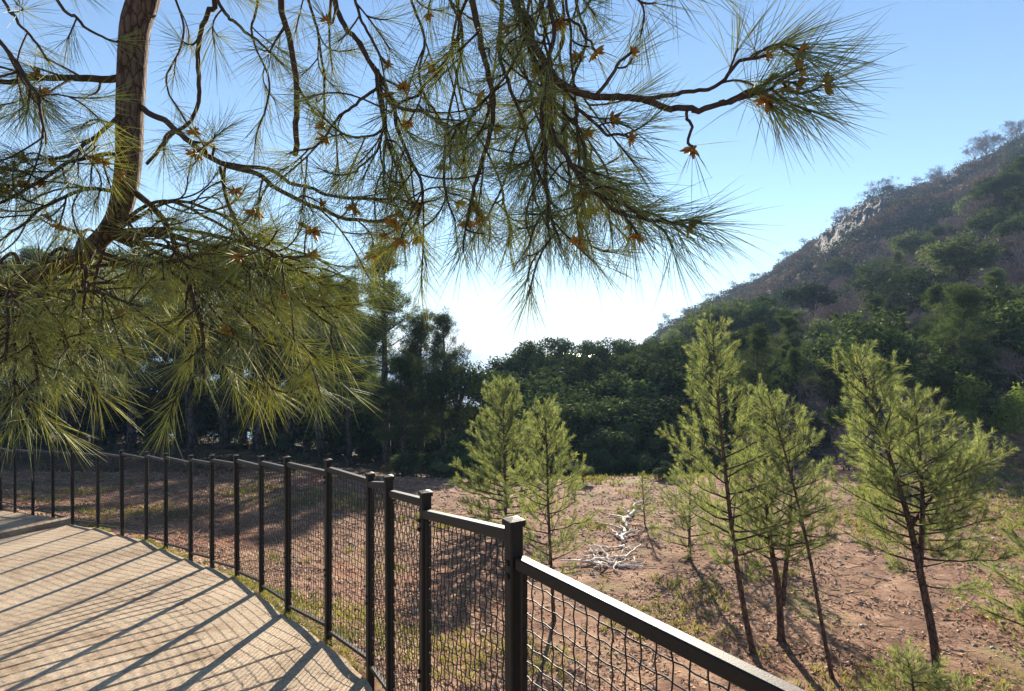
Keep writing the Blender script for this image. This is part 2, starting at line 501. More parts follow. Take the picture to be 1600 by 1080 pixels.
def graded(a, b, dense, d0, g):
    """grid lines: step d0 inside the dense range, growing outside"""
    lo, hi = dense
    L = list(np.arange(lo, hi, d0)); s = d0
    x = L[-1]
    while x < b:
        s *= g; x += s; L.append(min(x, b))
    s = d0; x = lo
    while x > a:
        s *= g; x -= s; L.insert(0, max(x, a))
    return np.array(L)
gx = graded(-460, 520, (-9, 9), 0.12, 1.022)
gy = graded(-30, 460, (0, 14), 0.12, 1.014)
GX, GY = np.meshgrid(gx, gy)
GZ = terrain(GX, GY)
nx, ny = len(gx), len(gy)
mb = MB()
ii = (np.arange(ny - 1)[:, None] * nx + np.arange(nx - 1)[None]).ravel()
mb.add(np.stack([GX, GY, GZ], -1).reshape(-1, 3), np.stack([ii, ii + 1, ii + nx + 1, ii + nx], -1))
ter = mb.build('ground', M['ground'], smooth=True)
tag(ter, kind='structure')

mb = MB()
mb.add([(-2400, 150, -60), (2400, 150, -60), (2400, 3150, -60), (-2400, 3150, -60)], [(0, 1, 2, 3)])
tag(mb.build('sea', M['sea']), kind='structure')

# ------------------------------------------------------------------ the concrete ramp with its radial grooves
i0 = 6
rl = smooth_line(FENCE[5:][:, [0, 1, 3]], 10)
seg = np.linalg.norm(np.diff(rl[:, :2], axis=0), axis=1)
S = np.concatenate([[0], np.cumsum(seg)])
def on_line(s):
    x = np.interp(s, S, rl[:, 0]); y = np.interp(s, S, rl[:, 1]); z = np.interp(s, S, rl[:, 2])
    return x, y, z
def inward(s):
    # smoothed direction across the ramp
    x0, y0, _ = on_line(np.clip(s - .8, 0, S[-1])); x1, y1, _ = on_line(np.clip(s + .8, 0, S[-1]))
    dx, dy = x1 - x0, y1 - y0
    L = np.hypot(dx, dy)
    return dy / L, -dx / L          # right of travel = the ramp side
sv = np.arange(0, S[-1], 0.011)
tv = np.concatenate([np.arange(0.07, 2.6, 0.045), np.arange(2.6, 5.6, 0.12)])
SS, TT = np.meshgrid(sv, tv)
bx, by, bz = on_line(SS); ix, iy = inward(SS)
edge = 0.035 * fbm(SS * 2.5, SS * 0, 4) * 2
skew = 0.10 * fbm(TT * .7, SS * .15, 3) * 2
GRV = 0.195
ph = (SS + skew) / GRV
gi = np.round(ph).astype(int)
dist = np.abs(ph - gi) * GRV
gr = np.random.default_rng(3)
g_start = gr.uniform(0.10, 0.75, 400); g_end = gr.uniform(1.7, 3.6, 400); g_dep = gr.uniform(0.6, 1.0, 400)
dep = g_dep[gi % 400] * np.clip((TT - g_start[gi % 400]) / .15, 0, 1) * np.clip((g_end[gi % 400] - TT) / .5, 0, 1)
zone = np.clip((SS - 5.2) / 1.2, 0, 1)
brk = np.clip(1.6 + 6 * fbm(SS * 4, TT * 5, 3), 0.25, 1)
groove = 0.020 * np.clip(1 - dist / 0.019, 0, 1) * dep * zone * brk
VX = bx + ix * (TT + edge * (TT < .1)); VY = by + iy * (TT + edge * (TT < .1))
VZ = bz - groove + 0.012 * fbm(VX * 1.3, VY * 1.3, 4) + 0.004
n1, n2 = len(sv), len(tv)
mb = MB()
ii = (np.arange(n2 - 1)[:, None] * n1 + np.arange(n1 - 1)[None]).ravel()
mb.add(np.stack([VX, VY, VZ], -1).reshape(-1, 3), np.stack([ii, ii + 1, ii + n1 + 1, ii + n1], -1))
# slab edge on the fence side
e0 = np.stack([VX[0], VY[0], VZ[0]], -1); e1 = e0 - np.array([0, 0, 0.22])
k = np.arange(n1 - 1)
mb.add(np.vstack([e0, e1]), np.stack([k + 1, k, k + n1, k + n1 + 1], -1))
tag(mb.build('path', M['concrete'], smooth=False), kind='structure')

# the upper landing past the kerb step and the kerb itself
a0 = FENCE[5][[0, 1, 3]]; nx_, ny_ = inward(np.array([0.0])); nv = np.array([nx_[0], ny_[0]])
mb = MB()
tdir = nrm(FENCE[2][:2] - FENCE[5][:2])
cols = 24; rows = 16; V = []
for r_ in range(rows + 1):
    for c_ in range(cols + 1):
        s_ = 0.16 + c_ * 0.45; t_ = -0.02 + r_ * 0.36
        q = a0[:2] + tdir * s_ + nv * t_
        V.append((q[0], q[1], a0[2] + 0.05 - 0.125 * s_ * .95 + 0.01 * float(fbm(np.array([q[0]]), np.array([q[1]]), 3)[0])))
ii = (np.arange(rows)[:, None] * (cols + 1) + np.arange(cols)[None]).ravel()
mb.add(V, np.stack([ii, ii + 1, ii + cols + 2, ii + cols + 1], -1))
tag(mb.build('pavement', M['landing'], smooth=True), kind='structure')
mb = MB()
c = np.array([*(a0[:2] + nv * 2.8 + tdir * 0.09), a0[2] - 0.02])
box(mb, c, np.array([*nv, 0]) * 2.78, np.array([*tdir, 0]) * 0.08, (0, 0, 0.115))
tag(mb.build('kerb', M['concrete']), kind='structure')

# ------------------------------------------------------------------ fence
fence = empty('mesh_fence', (float(FENCE[19][0]), float(FENCE[19][1]), float(FENCE[19][3])), 'dark metal mesh fence stepping down round the outer edge of the concrete ramp', 'fence')
FO = np.array(fence.location)
post_me = {}
def post(p, i):
    h = p[2] - p[3] + 0.12
    j0 = FENCE[max(i - 1, 0)]; j1 = FENCE[min(i + 1, len(FENCE) - 1)]
    d = nrm((j1 - j0)[:2]); D = np.array([d[0], d[1], 0]); Q = np.array([-d[1], d[0], 0])
    lean = np.array([random.uniform(-.012, .012), random.uniform(-.01, .01)])
    mb = MB()
    w = 0.0225
    # square tube with slightly rounded corners
    c = 0.005
    prof = [(w, w - c), (w - c, w), (-w + c, w), (-w, w - c), (-w, -w + c), (-w + c, -w), (w - c, -w), (w, -w + c)]
    V = []
    for z, s in ((0, 0), (h * .5, .5), (h, 1)):
        for a, b_ in prof:
            V.append(D * a + Q * b_ + np.array([lean[0] * s, lean[1] * s, z]))
    f = [(r * 8 + q, r * 8 + (q + 1) % 8, (r + 1) * 8 + (q + 1) % 8, (r + 1) * 8 + q) for r in range(2) for q in range(8)]
    mb.add(V, f)
    # fixing bolts on the clearing-side and ramp-side faces
    for z in (h * .42, h * .9):
        for sx in (-1, 1):
            b0 = Q * (-w - .004) + D * 0.0 + np.array([0, 0, z + sx * .02])
            box(mb, b0, D * .007, Q * .005, (0, 0, .007))
    base = np.array([p[0], p[1], p[3] - 0.12])
    o = mb.build('post', M['paint'], fence)
    o.location = Vector(base - FO)
    # low pyramid cap, a little proud
    cb = MB(); W = w + .004
    top = np.array([lean[0], lean[1], h])
    V = [top + D * a * W + Q * b_ * W + np.array([0, 0, z]) for z in (-0.012, 0.006) for a, b_ in ((1, 1), (-1, 1), (-1, -1), (1, -1))] + [top + np.array([0, 0, .014])]
    cb.add(V, [(0, 1, 5, 4), (1, 2, 6, 5), (2, 3, 7, 6), (3, 0, 4, 7), (3, 2, 1, 0)], [(4, 5, 8), (5, 6, 8), (6, 7, 8), (7, 4, 8)])
    co = cb.build('cap', M['paint'], o)
    # a foot plate on the ground
    return lean

leans = [post(p, i) for i, p in enumerate(FENCE)]

def panel(i):
    a, b = FENCE[i], FENCE[i + 1]
    far_drop, near_drop = (0.035, 0.082)
    if i >= 15: far_drop, near_drop = 0.045, 0.035
    if i >= 17: far_drop, near_drop = 0.070, 0.030
    if i >= 19: far_drop, near_drop = 0.100, 0.060
    A = np.array([a[0], a[1], a[2] - far_drop]); B = np.array([b[0], b[1], b[2] - near_drop])
    d2 = nrm((B - A)[:2]); D = nrm(B - A); Q = np.array([-d2[1], d2[0], 0])
    A = A + np.array([*d2, 0]) * .027; B = B - np.array([*d2, 0]) * .027
    A[2] += 0; L = np.linalg.norm(B - A)
    U = nrm(np.cross(D, Q)); U = U if U[2] > 0 else -U
    za = a[3] + .05; zb = b[3] + .075
    A0 = np.array([A[0], A[1], za]); B0 = np.array([B[0], B[1], zb])
    mb = MB()
    hr = 0.0185
    # top rail: rounded-edge bar
    prof = [(hr, hr - .004), (hr - .004, hr), (-hr + .004, hr), (-hr, hr - .004), (-hr, -hr + .004), (-hr + .004, -hr), (hr - .004, -hr), (hr, -hr + .004)]
    V = [P_ + Q * q + U * (u - hr) for P_ in (A, B) for q, u in prof]
    mb.add(V, [(q, (q + 1) % 8, 8 + (q + 1) % 8, 8 + q) for q in range(8)])
    # bottom bar and two end flats
    D0 = nrm(B0 - A0); U0 = nrm(np.cross(D0, Q)); U0 = U0 if U0[2] > 0 else -U0
    box(mb, (A0 + B0) / 2, D0 * np.linalg.norm(B0 - A0) / 2, Q * .011, U0 * .011)
    z = np.array([0, 0, 1.0]); dd = np.array([*d2, 0])
    for P_, P0, s in ((A, A0, 1), (B, B0, -1)):
        t_ = P_ - U * .043; b_ = P0 + z * .012
        c = (t_ + b_) / 2 + dd * s * .019
        c[2] = (t_[2] + b_[2]) / 2
        box(mb, c, dd * .005, Q * .009, z * ((t_[2] - b_[2]) / 2))
    o = mb.build('panel_frame', M['paint'], fence)
    o.location = Vector(-FO)
    # crimped wires
    w = MB()
    Lh = np.hypot(*(B - A)[:2]); nv_ = int((Lh - .05) / .047)
    xs = .038 + (np.arange(nv_) + .5) * (Lh - .076) / nv_
    near = i >= 16
    wr = 0.0022; amp = 0.0030; k = 5 if i >= 19 else 4
    zt = lambda t: A[2] + (B[2] - A[2]) * t / Lh - .040
    zl = lambda t: za + (zb - za) * t / Lh + .008
    pitch = 0.047
    for j, t in enumerate(xs):
        z0, z1 = zl(t), zt(t)
        n = max(int((z1 - z0) / (pitch / (4 if near else 2))), 6)
        zz = np.linspace(z0, z1, n + 1)
        s = (zz - z1) / pitch
        px = t + (amp * 0.3 * np.sin(s * 2 * PI + j * 1.1) if near else 0)
        off = amp * np.cos(s * PI * 1 + j * PI)
        pts = A[None, :2] + d2[None] * np.asarray(px).reshape(-1, 1) * np.ones((n + 1, 1)) + Q[None, :2] * off[:, None]
        tube(w, np.column_stack([pts, zz]), wr, k, False)
    nh = int(((zt(Lh / 2)) - zl(Lh / 2)) / pitch)
    for j in range(1, nh + 1):
        n = nv_ * (4 if near else 2)
        t = np.linspace(.015, Lh - .015, n + 1)
        zz = zt(t) - j * pitch + pitch * .45
        ok = zz > zl(t)
        if ok.sum() < 3: continue
        s = (t - .025) / ((Lh - .05) / nv_)
        zz = zz + (amp * .3 * np.sin(s * 2 * PI + j) if near else 0)
        off = -amp * np.cos(s * PI + j * PI)
        pts = A[None, :2] + d2[None] * t[:, None] + Q[None, :2] * off[:, None]
        tube(w, np.column_stack([pts, zz])[ok], wr, k, False)
    m = w.build('wire_mesh', M['wire'], o)
    return o
for i in range(len(FENCE) - 1):
    panel(i)

# ------------------------------------------------------------------ young pines of the clearing (each built with its own shape)
def pix(px, py, Y):
    return np.array([(px - 800) / F * Y, Y, (535 - py) / F * Y])

def shoot_needles(nb, pts, r, per_m=900, L=0.075, w=0.0022, start=0.0, spread=(25, 65), curl=0.12, prism=False):
    """needles along a shoot given as a polyline"""
    P = np.asarray(pts, float)
    seg = np.linalg.norm(np.diff(P, axis=0), axis=1); S_ = np.concatenate([[0], np.cumsum(seg)])
    tot = S_[-1]; s0 = tot * start
    n = max(int((tot - s0) * per_m), 6)
    s = s0 + (tot - s0) * r.random(n) ** 0.85
    s = np.concatenate([s, np.full(max(n // 6, 5), tot)])
    n = len(s)
    C = np.stack([np.interp(s, S_, P[:, q]) for q in range(3)], -1)
    T = nrm(np.stack([np.interp(s, S_, np.gradient(P[:, q], S_ + np.arange(len(S_)) * 1e-6)) for q in range(3)], -1))
    ang = np.radians(r.uniform(spread[0], spread[1], n)) * (1 - .45 * (s - s0) / max(tot - s0, 1e-6))
    D = nrm(T * np.cos(ang)[:, None] + rand_perp(T, r) * np.sin(ang)[:, None])
    Ls = L * r.uniform(.65, 1.1, n)
    if prism: needles3(nb, C, D, Ls, w, curl * r.uniform(.3, 1.3, n), r)
    else: blades(nb, C, D, Ls, w, r, curl)

def young_pine(trunk_pts, r0, label, seed, crown_from=0.25, crown_r=0.7, n_br=34, up=0.75, per_m=520, density=1.0, bare=0.0, group='young pines of the clearing', mat_n='young_needle', forks=(), L=0.085, asym=(0, 0)):
    r = np.random.default_rng(seed)
    pts = smooth_line(trunk_pts, 5)
    base = pts[0].copy()
    t = empty('young_pine', tuple(base), label, 'tree', group)
    pts = pts - base
    n = len(pts)
    tb = MB(); bb = MB(); nb = MB()
    f = np.linspace(0, 1, n)
    rad = .8 * r0 * (1 - f) ** 0.8 + 0.006
    rad[0] *= 1.35
    tube(tb, pts, rad, 8)
    axes = [(pts, rad, crown_from, n_br)]
    for (fp, fr, ff, fn) in forks:
        q = smooth_line(fp, 5) - base
        rr = fr * (1 - np.linspace(0, 1, len(q))) ** .8 + .006
        tube(tb, q, rr, 6)
        axes.append((q, rr, ff, fn))
    for (ap, ar, cf, nb_) in axes:
        fa = np.linspace(0, 1, len(ap))
        az = r.random() * 6.28
        for j in range(nb_):
            h = cf + (0.97 - cf) * ((j + r.random() * .8) / nb_) ** 0.9
            P0 = np.array([np.interp(h, fa, ap[:, q]) for q in range(3)])
            rel = (h - cf) / (1 - cf)
            prof = (min(1, (rel + .25) * 2.2)) * (1 - rel) ** 0.75 + 0.10
            az += 2.4 + r.uniform(-.5, .5)
            Lb = 1.3 * crown_r * prof * r.uniform(.7, 1.15) * (1 + asym[0] * math.cos(az - asym[1]))
            upj = up * (0.05 + 1.05 * rel)
            d = nrm(np.array([math.cos(az), math.sin(az), upj]))
            m_ = 7
            q = np.linspace(0, 1, m_)
            B = P0 + d * (q * Lb)[:, None] + np.array([0, 0, 1.0]) * (q ** 2 * Lb * .2)[:, None] + r.normal(size=(m_, 3)) * Lb * .018 * q[:, None]
            tube(bb, B, np.interp(q, [0, 1], [min(np.interp(h, fa, ar) * .55, .004 + Lb * .013), .0028]), 4, False)
            # needled end of the branch and side shoots
            i0_ = 3 if Lb > .35 else 1
            shoot_needles(nb, B[i0_:], r, per_m * density, L, .0027)
            ns = int(Lb / .085 * density * (1 - bare)) + 1
            for s_ in range(ns):
                qq = r.uniform(.25, .98)
                C = np.array([np.interp(qq, q, B[:, a]) for a in range(3)])
                dd = nrm(d * .75 + rand_perp(d[None], r)[0] * .8 + np.array([0, 0, .45]))
                l = r.uniform(.12, .26) * (1.15 - .5 * qq) * (1 if Lb > .3 else .6)
                x = np.linspace(0, 1, 4)
                Q = C + dd * (x * l)[:, None] + np.array([0, 0, 1.0]) * (x ** 2 * l * .3)[:, None]
                tube(bb, Q, [.003, .0028, .0025, .002], 3, False)
                shoot_needles(nb, Q, r, per_m * density, L, .0027)
    k = len(pts)
    shoot_needles(nb, pts[min(int(k * .93), k - 3):], r, per_m * 1.4, L, .0027, 0, (10, 35))
    tb.build('trunk', M['red_bark'], t, True)
    bb.build('branches', M['twig_bark'], t, True)
    nb.build('foliage', M[mat_n], t)
    return t

def base_at(px, Y):
    x = (px - 800) / F * Y
    return np.array([x, Y, tz(x, Y) - 0.03])

# bushy pine behind the tall fence post, foliage down to the ground
young_pine([base_at(790, 15), pix(789, 760, 15), pix(787, 680, 15), pix(788, 598, 15)], .055,
           'broad bushy young pine green to the ground behind the fence posts', 11, .02, 1.15, 76, .7, 350, 1.6)
# thin leaning-free pine beside it with a bare lower stem
young_pine([base_at(866, 8.6), pix(862, 900, 8.6), pix(857, 800, 8.6), pix(855, 715, 8.6), pix(851, 628, 8.6)], .03,
           'slim young pine with a bare lower stem, just beyond the handrail', 12, .24, .62, 56, .8, 350, 1.0, .15)
# tall leaning pine
young_pine([base_at(1178, 7.9), pix(1163, 950, 7.9), pix(1147, 850, 7.9), pix(1133, 730, 7.9), pix(1122, 620, 7.9), pix(1111, 497, 7.9)], .048,
           'tallest young pine, straight reddish trunk leaning left with an orange tip', 13, .30, .80, 56, .85, 350, .95, .2)
# short double-trunk pine
young_pine([base_at(1222, 8.2), pix(1217, 920, 8.2), pix(1205, 850, 8.2), pix(1196, 760, 8.2), pix(1188, 590, 8.2)], .062,
           'young pine with a thick dark forked trunk between two thinner pines', 14, .36, .78, 48, .85, 350, 1.0,
           forks=[([base_at(1222, 8.2) + np.array([0.01, 0, .55]), pix(1230, 870, 8.25), pix(1236, 790, 8.3), pix(1240, 660, 8.3)], .035, .35, 16)])
# thin pale leaning one
young_pine([base_at(1302, 7.2), pix(1288, 990, 7.2), pix(1268, 880, 7.2), pix(1246, 780, 7.2), pix(1222, 690, 7.2), pix(1200, 615, 7.2)], .028,
           'thin pale-stemmed young pine leaning left, right of the forked one', 15, .42, .50, 30, .8, 350, .9, .2)
# large forked one on the right
young_pine([base_at(1468, 7.0), pix(1460, 1000, 7.0), pix(1440, 900, 7.0), pix(1420, 810, 7.0), pix(1392, 720, 7.0), pix(1362, 630, 7.0), pix(1334, 545, 7.0)], .062,
           'wide young pine with grey forked trunk at the right of the row', 16, .30, .78, 54, .8, 350, 1.05,
           forks=[([pix(1438, 890, 7.0), pix(1442, 810, 6.95), pix(1440, 740, 6.9), pix(1428, 610, 6.85)], .032, .15, 30),
                  ([pix(1425, 820, 7.0), pix(1470, 760, 7.1), pix(1510, 715, 7.15)], .022, .3, 15)])
# pale one between, further back
young_pine([base_at(1078, 12), pix(1078, 800, 12), pix(1082, 690, 12)], .035,
           'pale bushy young pine set back left of the tallest one', 17, .05, .75, 36, .75, 350, 1.0)
young_pine([base_at(1160, 12.5), pix(1160, 800, 12.5), pix(1165, 700, 12.5)], .035,
           'light green young pine filling the gap behind the tallest one', 22, .05, .8, 34, .75, 350, 1.0)
# sapling beside the brush trail
young_pine([base_at(1008, 15), pix(1006, 790, 15), pix(1004, 742, 15)], .018,
           'small bright green sapling beside the pile of bleached branches', 18, .1, .3, 18, 1.1, 350, 1.0)
# low shrubs at the lower right
young_pine([base_at(1432, 6.4), base_at(1428, 6.4) + np.array([0, 0, .35]), base_at(1420, 6.4) + np.array([0, 0, .62])], .015,
           'knee-high pine seedling at the foot of the grey forked trunk', 19, .05, .42, 18, .6, 350, 1.0)
young_pine([base_at(1500, 6.2), base_at(1502, 6.2) + np.array([0, 0, .2]), base_at(1500, 6.2) + np.array([0, 0, .42])], .012,
           'lowest pale pine seedling right of the grey forked trunk', 20, .05, .38, 14, .5, 350, 1.0)
# one just outside the right edge, its branches reach in
young_pine([base_at(1668, 6.8), base_at(1665, 6.8) + np.array([0, 0, 1.0]), base_at(1660, 6.8) + np.array([0, 0, 2.1])], .05,
           'dark young pine reaching in from the right edge of the clearing', 21, .15, .85, 34, .5, 350, 1.1)

# ------------------------------------------------------------------ heap of bleached branches, trail of bleached wood
def crooked(mb, P0, az, L, r0, r, flat=0.25, forks=2):
    d = np.array([math.cos(az), math.sin(az), r.uniform(0, flat)])
    q = [P0]; dirs = d.copy(); m_ = 6
    for i in range(m_):
        dirs = nrm(dirs + r.normal(size=3) * np.array([.32, .32, .12])); dirs[2] *= .6
        p = q[-1] + dirs * L / m_
        p[2] = max(p[2], tz(p[0], p[1]) + r0)
        q.append(p)
    q = smooth_line(q, 2)
    tube(mb, q, np.linspace(r0, r0 * .35, len(q)), 5)
    for _ in range(forks):
        i = r.integers(3, len(q) - 3)
        d2 = nrm(q[i + 1] - q[i - 1] + r.normal(size=3) * .7); d2[2] = abs(d2[2]) * .25
        l = L * r.uniform(.2, .4)
        p = [q[i], q[i] + d2 * l * .5 + r.normal(size=3) * .02, q[i] + d2 * l + r.normal(size=3) * .04]
        p = [np.array([a[0], a[1], max(a[2], tz(a[0], a[1]) + .01)]) for a in p]
        tube(mb, p, [r0 * .5, r0 * .4, r0 * .2], 4)
rb = np.random.default_rng(5)
def dead_branch(px, py, L, rad, label, group, az=None, mat_='bleached', forks=2, flat=.4):
    Y = 5.0
    for _ in range(60):                     # ground point seen at that direction
        x = (px - 800) / F * Y; Y += 0.5 * (-(tz(x, Y)) * F / (py - 535) - Y)
    x = (px - 800) / F * Y
    P0 = np.array([x, Y, tz(x, Y) + rad])
    o = empty('dead_branch', tuple(P0), label, 'branch', group)
    mb = MB(); crooked(mb, P0, rb.uniform(0, 6.28) if az is None else az, L, rad, rb, flat, forks)
    c = mb.build('limb', M[mat_], o, True); c.location = Vector(-P0)
for i in range(28):
    dead_branch(rb.uniform(928, 982), rb.uniform(855, 888), rb.uniform(.4, .85), rb.uniform(.018, .034),
                'bleached dead branch in the tangled heap on the clearing', 'bleached branches heaped on the clearing')
for i in range(14):
    y = 790 + i * 4.6
    dead_branch(988 - (i * 1.1) + rb.uniform(-4, 4), y, rb.uniform(.5, .9), rb.uniform(.03, .05),
                'bleached dead wood in the pale trail running back from the heap', 'bleached wood of the trail behind the heap', az=1.2 + rb.uniform(-1.2, 1.2), flat=.03)
for (px, py, L) in [(1265, 905, .5), (1130, 880, .6), (1350, 1010, .9), (1060, 905, .5), (1200, 860, .6), (1395, 870, .6), (700, 905, .6), (1500, 960, .8), (1310, 940, .7), (960, 960, .6)]:
    pass

# ------------------------------------------------------------------ forest templates
def tree_mesh_conifer(seed, h=10, crown_r=1.9, cf=.35, n_br=58, tufts=9, rag=.5):
    r = np.random.default_rng(seed)
    tb = MB(); nb = MB()
    m_ = 12; f = np.linspace(0, 1, m_)
    ax = np.column_stack([np.cumsum(r.normal(size=m_)) * .05, np.cumsum(r.normal(size=m_)) * .05, f * h])
    ax[:2, :2] = 0
    tube(tb, ax, .017 * h * (1 - f) ** .8 + .02, 7)
    for j in range(n_br):
        hh = cf + (.98 - cf) * r.random() ** .85
        rel = (hh - cf) / (1 - cf)
        P0 = np.array([np.interp(hh, f, ax[:, q]) for q in range(3)])
        az = r.random() * 6.28
        Lb = crown_r * ((1 - rel) ** .6 * (.6 + .4 * min(1, rel * 3)) + .12) * r.uniform(1 - rag, 1.15)
        d = nrm(np.array([math.cos(az), math.sin(az), .1 + .9 * rel + r.uniform(-.15, .25)]))
        q = np.linspace(0, 1, 6)
        B = P0 + d * (q * Lb)[:, None] + np.array([0, 0, 1.]) * (q ** 2 * Lb * r.uniform(-.05, .3))[:, None] + r.normal(size=(6, 3)) * .04 * Lb * q[:, None]
        tube(tb, B, np.linspace(.012 + .012 * Lb, .008, 6), 4, False)
        for s_ in range(int(tufts * (.4 + Lb / crown_r))):
            qq = r.uniform(.35, 1.03)
            C = np.array([np.interp(qq, q, B[:, a]) for a in range(3)]) + r.normal(size=3) * np.array([.2, .2, .12]) * (.5 + Lb * .35)
            n = r.integers(22, 34)
            D = nrm(r.normal(size=(n, 3)) + np.array([0, 0, .45]) + d * .6)
            blades(nb, C + r.normal(size=(n, 3)) * .10, D, r.uniform(.14, .27, n), .022, r, .05)
    for hh in np.linspace(.12, cf, 6):          # dead stubs below the crown
        P0 = np.array([np.interp(hh, f, ax[:, q]) for q in range(3)]); az = r.random() * 6.28
        l = r.uniform(.4, 1.1)
        tube(tb, [P0, P0 + np.array([math.cos(az), math.sin(az), .2]) * l * .6, P0 + np.array([math.cos(az + .3), math.sin(az + .3), .1]) * l], [.02, .014, .006], 3, False)
    return tb.mesh('trunk', M['dark_bark'], True), nb.mesh('crown', M['forest_needle'])

def tree_mesh_round(seed, h=6, cr=2.2, m_leaf='leaf', n_lobe=30, n_leaf=190, size=.125, flat=.75, low=False, lobe=(.22, .40)):
    r = np.random.default_rng(seed)
    tb = MB(); nb = MB()
    cz = h - cr * flat
    m_ = 7; f = np.linspace(0, 1, m_)
    ax = np.column_stack([np.cumsum(r.normal(size=m_)) * .06, np.cumsum(r.normal(size=m_)) * .06, f * cz])
    ax[0, :2] = 0
    tube(tb, ax, np.linspace(.022 * h + .02, .03, m_), 6)
    for j in range(n_lobe):
        d = nrm(r.normal(size=3)); d[2] = d[2] * .9 + (.15 if not low else -.08)
        c = ax[-1] * np.array([1, 1, 0]) + np.array([0, 0, cz]) + d * np.array([cr, cr, cr * flat]) * r.uniform(.45, .88)
        s = cr * r.uniform(*lobe)
        tube(tb, smooth_line([ax[r.integers(3, m_)], (ax[-1] + c) / 2 + r.normal(size=3) * .15, c], 3), [.04, .035, .03, .025, .02, .015, .01], 4, False)
        n = int(n_leaf * r.uniform(.6, 1.3))
        q = nrm(r.normal(size=(n, 3)))
        rad = s * r.random(n) ** .28 * (1 + .25 * np.sin(q[:, 0] * 7 + j) * np.cos(q[:, 1] * 6))
        P = c + q * rad[:, None] * np.array([1, 1, .75])
        Nn = nrm(q * .7 + r.normal(size=(n, 3)) * .7 + np.array([0, 0, .3]))
        leaves(nb, P, Nn, size * r.uniform(.7, 1.4, n), r)
    return tb.mesh('trunk', M['dark_bark'], True), nb.mesh('crown', M[m_leaf])

def tree_mesh_bare(seed, h=6, spread=.55, depth=5, k0=4, rad=.09, thick=1.0):
    r = np.random.default_rng(seed)
    tb = MB(); nb = MB()
    def grow(P, d, L, ra, lev):
        m_ = 5 if lev < 3 else 4
        q = [P]; dd = d.copy()
        for i in range(m_ - 1):
            dd = nrm(dd + r.normal(size=3) * .16 + np.array([0, 0, .05]))
            q.append(q[-1] + dd * L / (m_ - 1))
        q = np.array(q)
        re = ra * .55
        tgt = tb if lev < 2 else nb
        tube(tgt, q, np.linspace(ra, re, m_), 5 if lev < 2 else 3, False)
        if lev >= depth: return
        nk = r.integers(3, 5) if lev else k0
        for _ in range(nk):
            t = r.uniform(.35, 1.0); i = min(int(t * (m_ - 1)), m_ - 2); tt = t * (m_ - 1) - i
            C = q[i] * (1 - tt) + q[i + 1] * tt
            nd = nrm(dd * .8 + rand_perp(dd[None], r)[0] * spread * r.uniform(.7, 1.5) + np.array([0, 0, .12]))
            grow(C, nd, L * r.uniform(.55, .8), max(re * r.uniform(.5, .75), .006 * thick), lev + 1)
    grow(np.zeros(3), np.array([0.02, 0, 1.0]), h * .36, rad, 0)
    return tb.mesh('trunk', M['bare_twig'], True), nb.mesh('crown', M['bare_twig'])

TPL = {
 'pine': [tree_mesh_conifer(31, 10, 2.5, .22, 84, 11), tree_mesh_conifer(32, 10, 2.1, .3, 70, 11), tree_mesh_conifer(33, 10, 2.9, .25, 90, 11)],
 'bigbush': [tree_mesh_round(63, 12, 4.6, n_lobe=120, n_leaf=300, flat=1.2, low=True, size=.15, lobe=(.13, .25)), tree_mesh_round(64, 12, 5.0, n_lobe=130, n_leaf=300, flat=1.1, low=True, size=.15, lobe=(.12, .24))],
 'bush': [tree_mesh_round(61, 5.4, 2.3, n_lobe=46, n_leaf=210, flat=1.15, low=True), tree_mesh_round(62, 5.4, 2.6, n_lobe=50, n_leaf=210, flat=1.0, low=True, size=.14)],
 'tallpine': [tree_mesh_conifer(34, 11, 2.0, .28, 86, 11, .6)],
 'round': [tree_mesh_round(41), tree_mesh_round(42, 6, 2.5, n_lobe=34), tree_mesh_round(43, 5, 2.1, flat=.9)],
 'pale': [tree_mesh_round(44, 5, 2.0, 'leaf_pale', 26, 180), ],
 'bright': [tree_mesh_round(45, 3.0, 1.6, 'leaf_yellow', 26, 300, .07)],
 'bare': [tree_mesh_bare(51, 6, .6, k0=5, thick=1.8), tree_mesh_bare(52, 6, .7, k0=6, thick=1.7), tree_mesh_bare(53, 5, .85, k0=7, rad=.06, thick=1.8)],
}
NOUN = {'pine': 'tree', 'tallpine': 'tree', 'round': 'tree', 'pale': 'tree', 'bright': 'shrub', 'bare': 'tree', 'bush': 'tree', 'bigbush': 'tree'}
NAME = {'pine': 'pine_tree', 'tallpine': 'pine_tree', 'round': 'evergreen_tree', 'pale': 'pale_tree', 'bright': 'green_shrub', 'bare': 'bare_tree', 'bush': 'evergreen_tree', 'bigbush': 'evergreen_tree'}
rt = np.random.default_rng(99)
def plant(kind, x, y, h, label, group, hb=None, sink=.1, wide=1.0, v=None):
    if h > 8.5 and kind in ('bush', 'round'): kind = 'bigbush'
    me = TPL[kind]; tr, cr_ = me[rt.integers(len(me)) if v is None else v]
    h0 = {'pine': 10, 'tallpine': 11, 'round': 6, 'pale': 5, 'bright': 3, 'bare': 6, 'bush': 5.4, 'bigbush': 12}[kind]
    s = h / h0
    o = empty(NAME[kind], (x, y, tz(x, y) - sink), label, NOUN[kind], group, rt.random() * 6.28, (s * wide, s * wide, s))
    a = link('trunk', tr, o); b_ = link('crown', cr_, o)
    return o
def plant_px(kind, px, top, Y, label, group, wide=1.0, v=None):
    """a tree at direction px and distance Y whose top stands at the given height in the picture"""
    x = (px - 800) / F * Y
    h = (535 - top) / F * Y - tz(x, Y) + .1
    return plant(kind, x, Y, max(h, .8), label, group, wide=wide, v=v)

